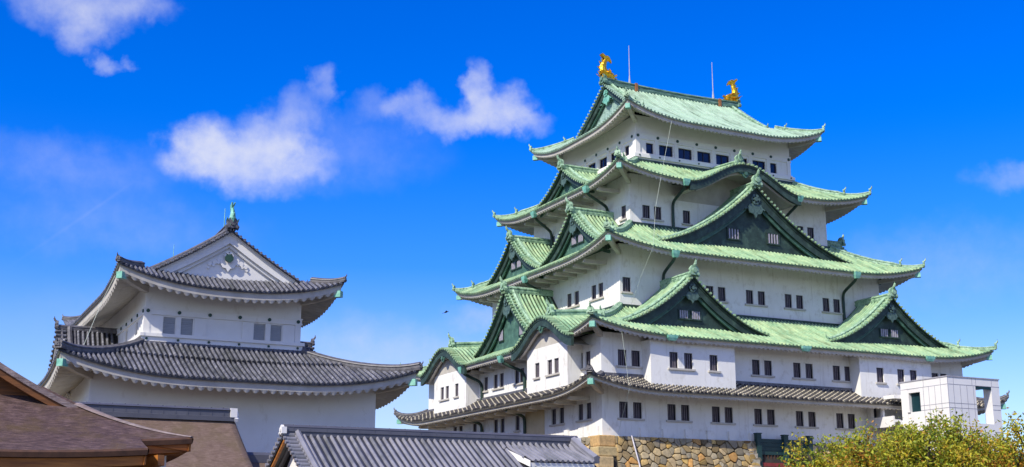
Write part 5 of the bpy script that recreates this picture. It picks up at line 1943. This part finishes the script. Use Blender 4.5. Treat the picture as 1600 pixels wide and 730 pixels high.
# ================================================================== trees
def tree(name, base, height, spread, n_twigs, leaves, palette, label, seed, leaf=.11, trunk_r=.22, flat=.55, group=None):
    rg = random.Random(seed)
    t = thing(name, base, label, 'tree', group)
    tm = MB(); lm = MB()
    B = Vector(base)
    fork = B+Vector((0, 0, height*.30))
    tm.tube([B-Vector((0, 0, .2)), B+Vector((.05, .05, height*.15)), fork], trunk_r, 9, [1.25, 1, .85])
    ends = []
    nl = 18
    for i in range(nl):
        a = 2*math.pi*i/7+rg.uniform(-.4, .4)
        el_ = rg.uniform(.25, 1.45)
        r = spread*rg.uniform(.65, 1.0)
        tip = B+Vector((math.cos(a)*r*math.cos(el_*.75), math.sin(a)*r*math.cos(el_*.75), height*.30+height*.62*math.sin(el_)))
        mid = fork.lerp(tip, .5)+Vector((rg.uniform(-.3, .3), rg.uniform(-.3, .3), rg.uniform(.1, .5)))
        pth = polyline_smooth([fork-Vector((0, 0, .15)), mid, tip], 4)
        tm.tube(pth, trunk_r*.42, 6, [1-.8*k/(len(pth)-1) for k in range(len(pth))])
        lc = rg.choice(palette)
        for k in range(n_twigs):
            f = rg.uniform(.25, 1.0)
            p0 = pth[int(f*(len(pth)-1))]
            dv = Vector((rg.gauss(0, 1), rg.gauss(0, 1), rg.gauss(.35, .8))).normalized()
            ln = rg.uniform(.5, 1.25)*spread*.36
            p1 = p0+dv*ln
            tm.tube([p0, p0.lerp(p1, .5)+Vector((0, 0, .06)), p1], .022, 4, [1, .7, .35])
            ends.append((p0, p1, lc if rg.random() < .6 else rg.choice(palette)))
    for (p0, p1, base_c) in ends:
        if rg.random() < .02:
            continue
        for k in range(leaves):
            f = rg.random()**.6
            c = p0.lerp(p1, .25+.8*f)+Vector((rg.gauss(0, .17), rg.gauss(0, .17), rg.gauss(0, .14)))
            col = base_c if rg.random() < .62 else rg.choice(palette)
            v = rg.uniform(.7, 1.3)
            col = tuple(min(1, x*v) for x in col)
            nrm = Vector((rg.gauss(0, 1), rg.gauss(0, 1), rg.gauss(.6, .8))).normalized()
            a = nrm.orthogonal().normalized()
            a = (a*math.cos(rg.random()*6.28)+nrm.cross(a)*math.sin(rg.random()*6.28)).normalized()
            b = nrm.cross(a)
            s = leaf*rg.uniform(.6, 1.3)
            lm.add([c-a*s*.8, c+b*s*.36-nrm*s*.1, c+a*s*.8, c-b*s*.36-nrm*s*.1], [(0, 1, 2, 3)], None, col)
    tm.build('trunk', M['trunk'], t)
    lm.build('crown', M['leaf'], t)
    return t


AUT = [(.42, .44, .03), (.34, .40, .03), (.52, .46, .035), (.20, .29, .025), (.56, .42, .03), (.50, .24, .025), (.42, .43, .03), (.28, .34, .03)]
CG = 'autumn cherry trees below the keep'
tree('cherry_tree', (43.6, -12.4, GZ), 5.78, 2.75, 30, 66, AUT, 'yellow-green autumn tree hiding the foot of the elevator tower', 11, leaf=.092, group=CG)
tree('cherry_tree', (41.4, -15.1, GZ), 4.85, 2.5, 30, 66, AUT, 'lowest autumn tree, just right of the dark green fence', 12, leaf=.092, group=CG)
tree('cherry_tree', (42.4, -13.7, GZ), 5.4, 2.5, 26, 60, AUT, 'autumn tree in front of the landing that joins tower and keep', 21, leaf=.092, group=CG)
tree('cherry_tree', (44.6, -10.3, GZ), 5.8, 2.8, 30, 66, AUT, 'autumn tree between the elevator tower and the dark green tree', 13, leaf=.092, group=CG)
tree('evergreen_tree', (46.2, -8.75, GZ), 6.1, 1.9, 24, 90, [(.02, .055, .02), (.03, .075, .025), (.05, .10, .03)], 'dark green tree at the right edge', 14, leaf=.075)

# ================================================================== bird
bd = MB()
c = Vector((4.54, -14.2, 6.93))
dr_ = Vector((.45, .89, 0.35)).normalized()
BK = .6
la = dr_.cross(Vector((0, 0, 1))).normalized()
bd.sweep([c-dr_*.28, c-dr_*.16, c, c+dr_*.14, c+dr_*.22, c+dr_*.3], [(math.cos(i*math.pi/4), math.sin(i*math.pi/4)) for i in range(8)], scales=[.02, .05, .08, .06, .05, .01])
for s_ in (-1, 1):
    w_ = la*s_
    up_ = Vector((0, 0, 1))
    bd.extrude([c+dr_*.1+w_*.04, c+dr_*.12+w_*.3+up_*.1, c-dr_*.02+w_*.62+up_*.02, c-dr_*.06+w_*.3+up_*.06, c-dr_*.1+w_*.05], up_*.015)
bd.extrude([c-dr_*.22-la*.03, c-dr_*.42-la*.09, c-dr_*.42+la*.09, c-dr_*.22+la*.03], Vector((0, 0, .012)))
bd.v = [tuple(c+(Vector(p)-c)*BK) for p in bd.v]
tag(bd.build('bird', M['bird'], None, loc=tuple(c)), 'tiny dark bird flying in the blue sky left of the keep', 'bird')
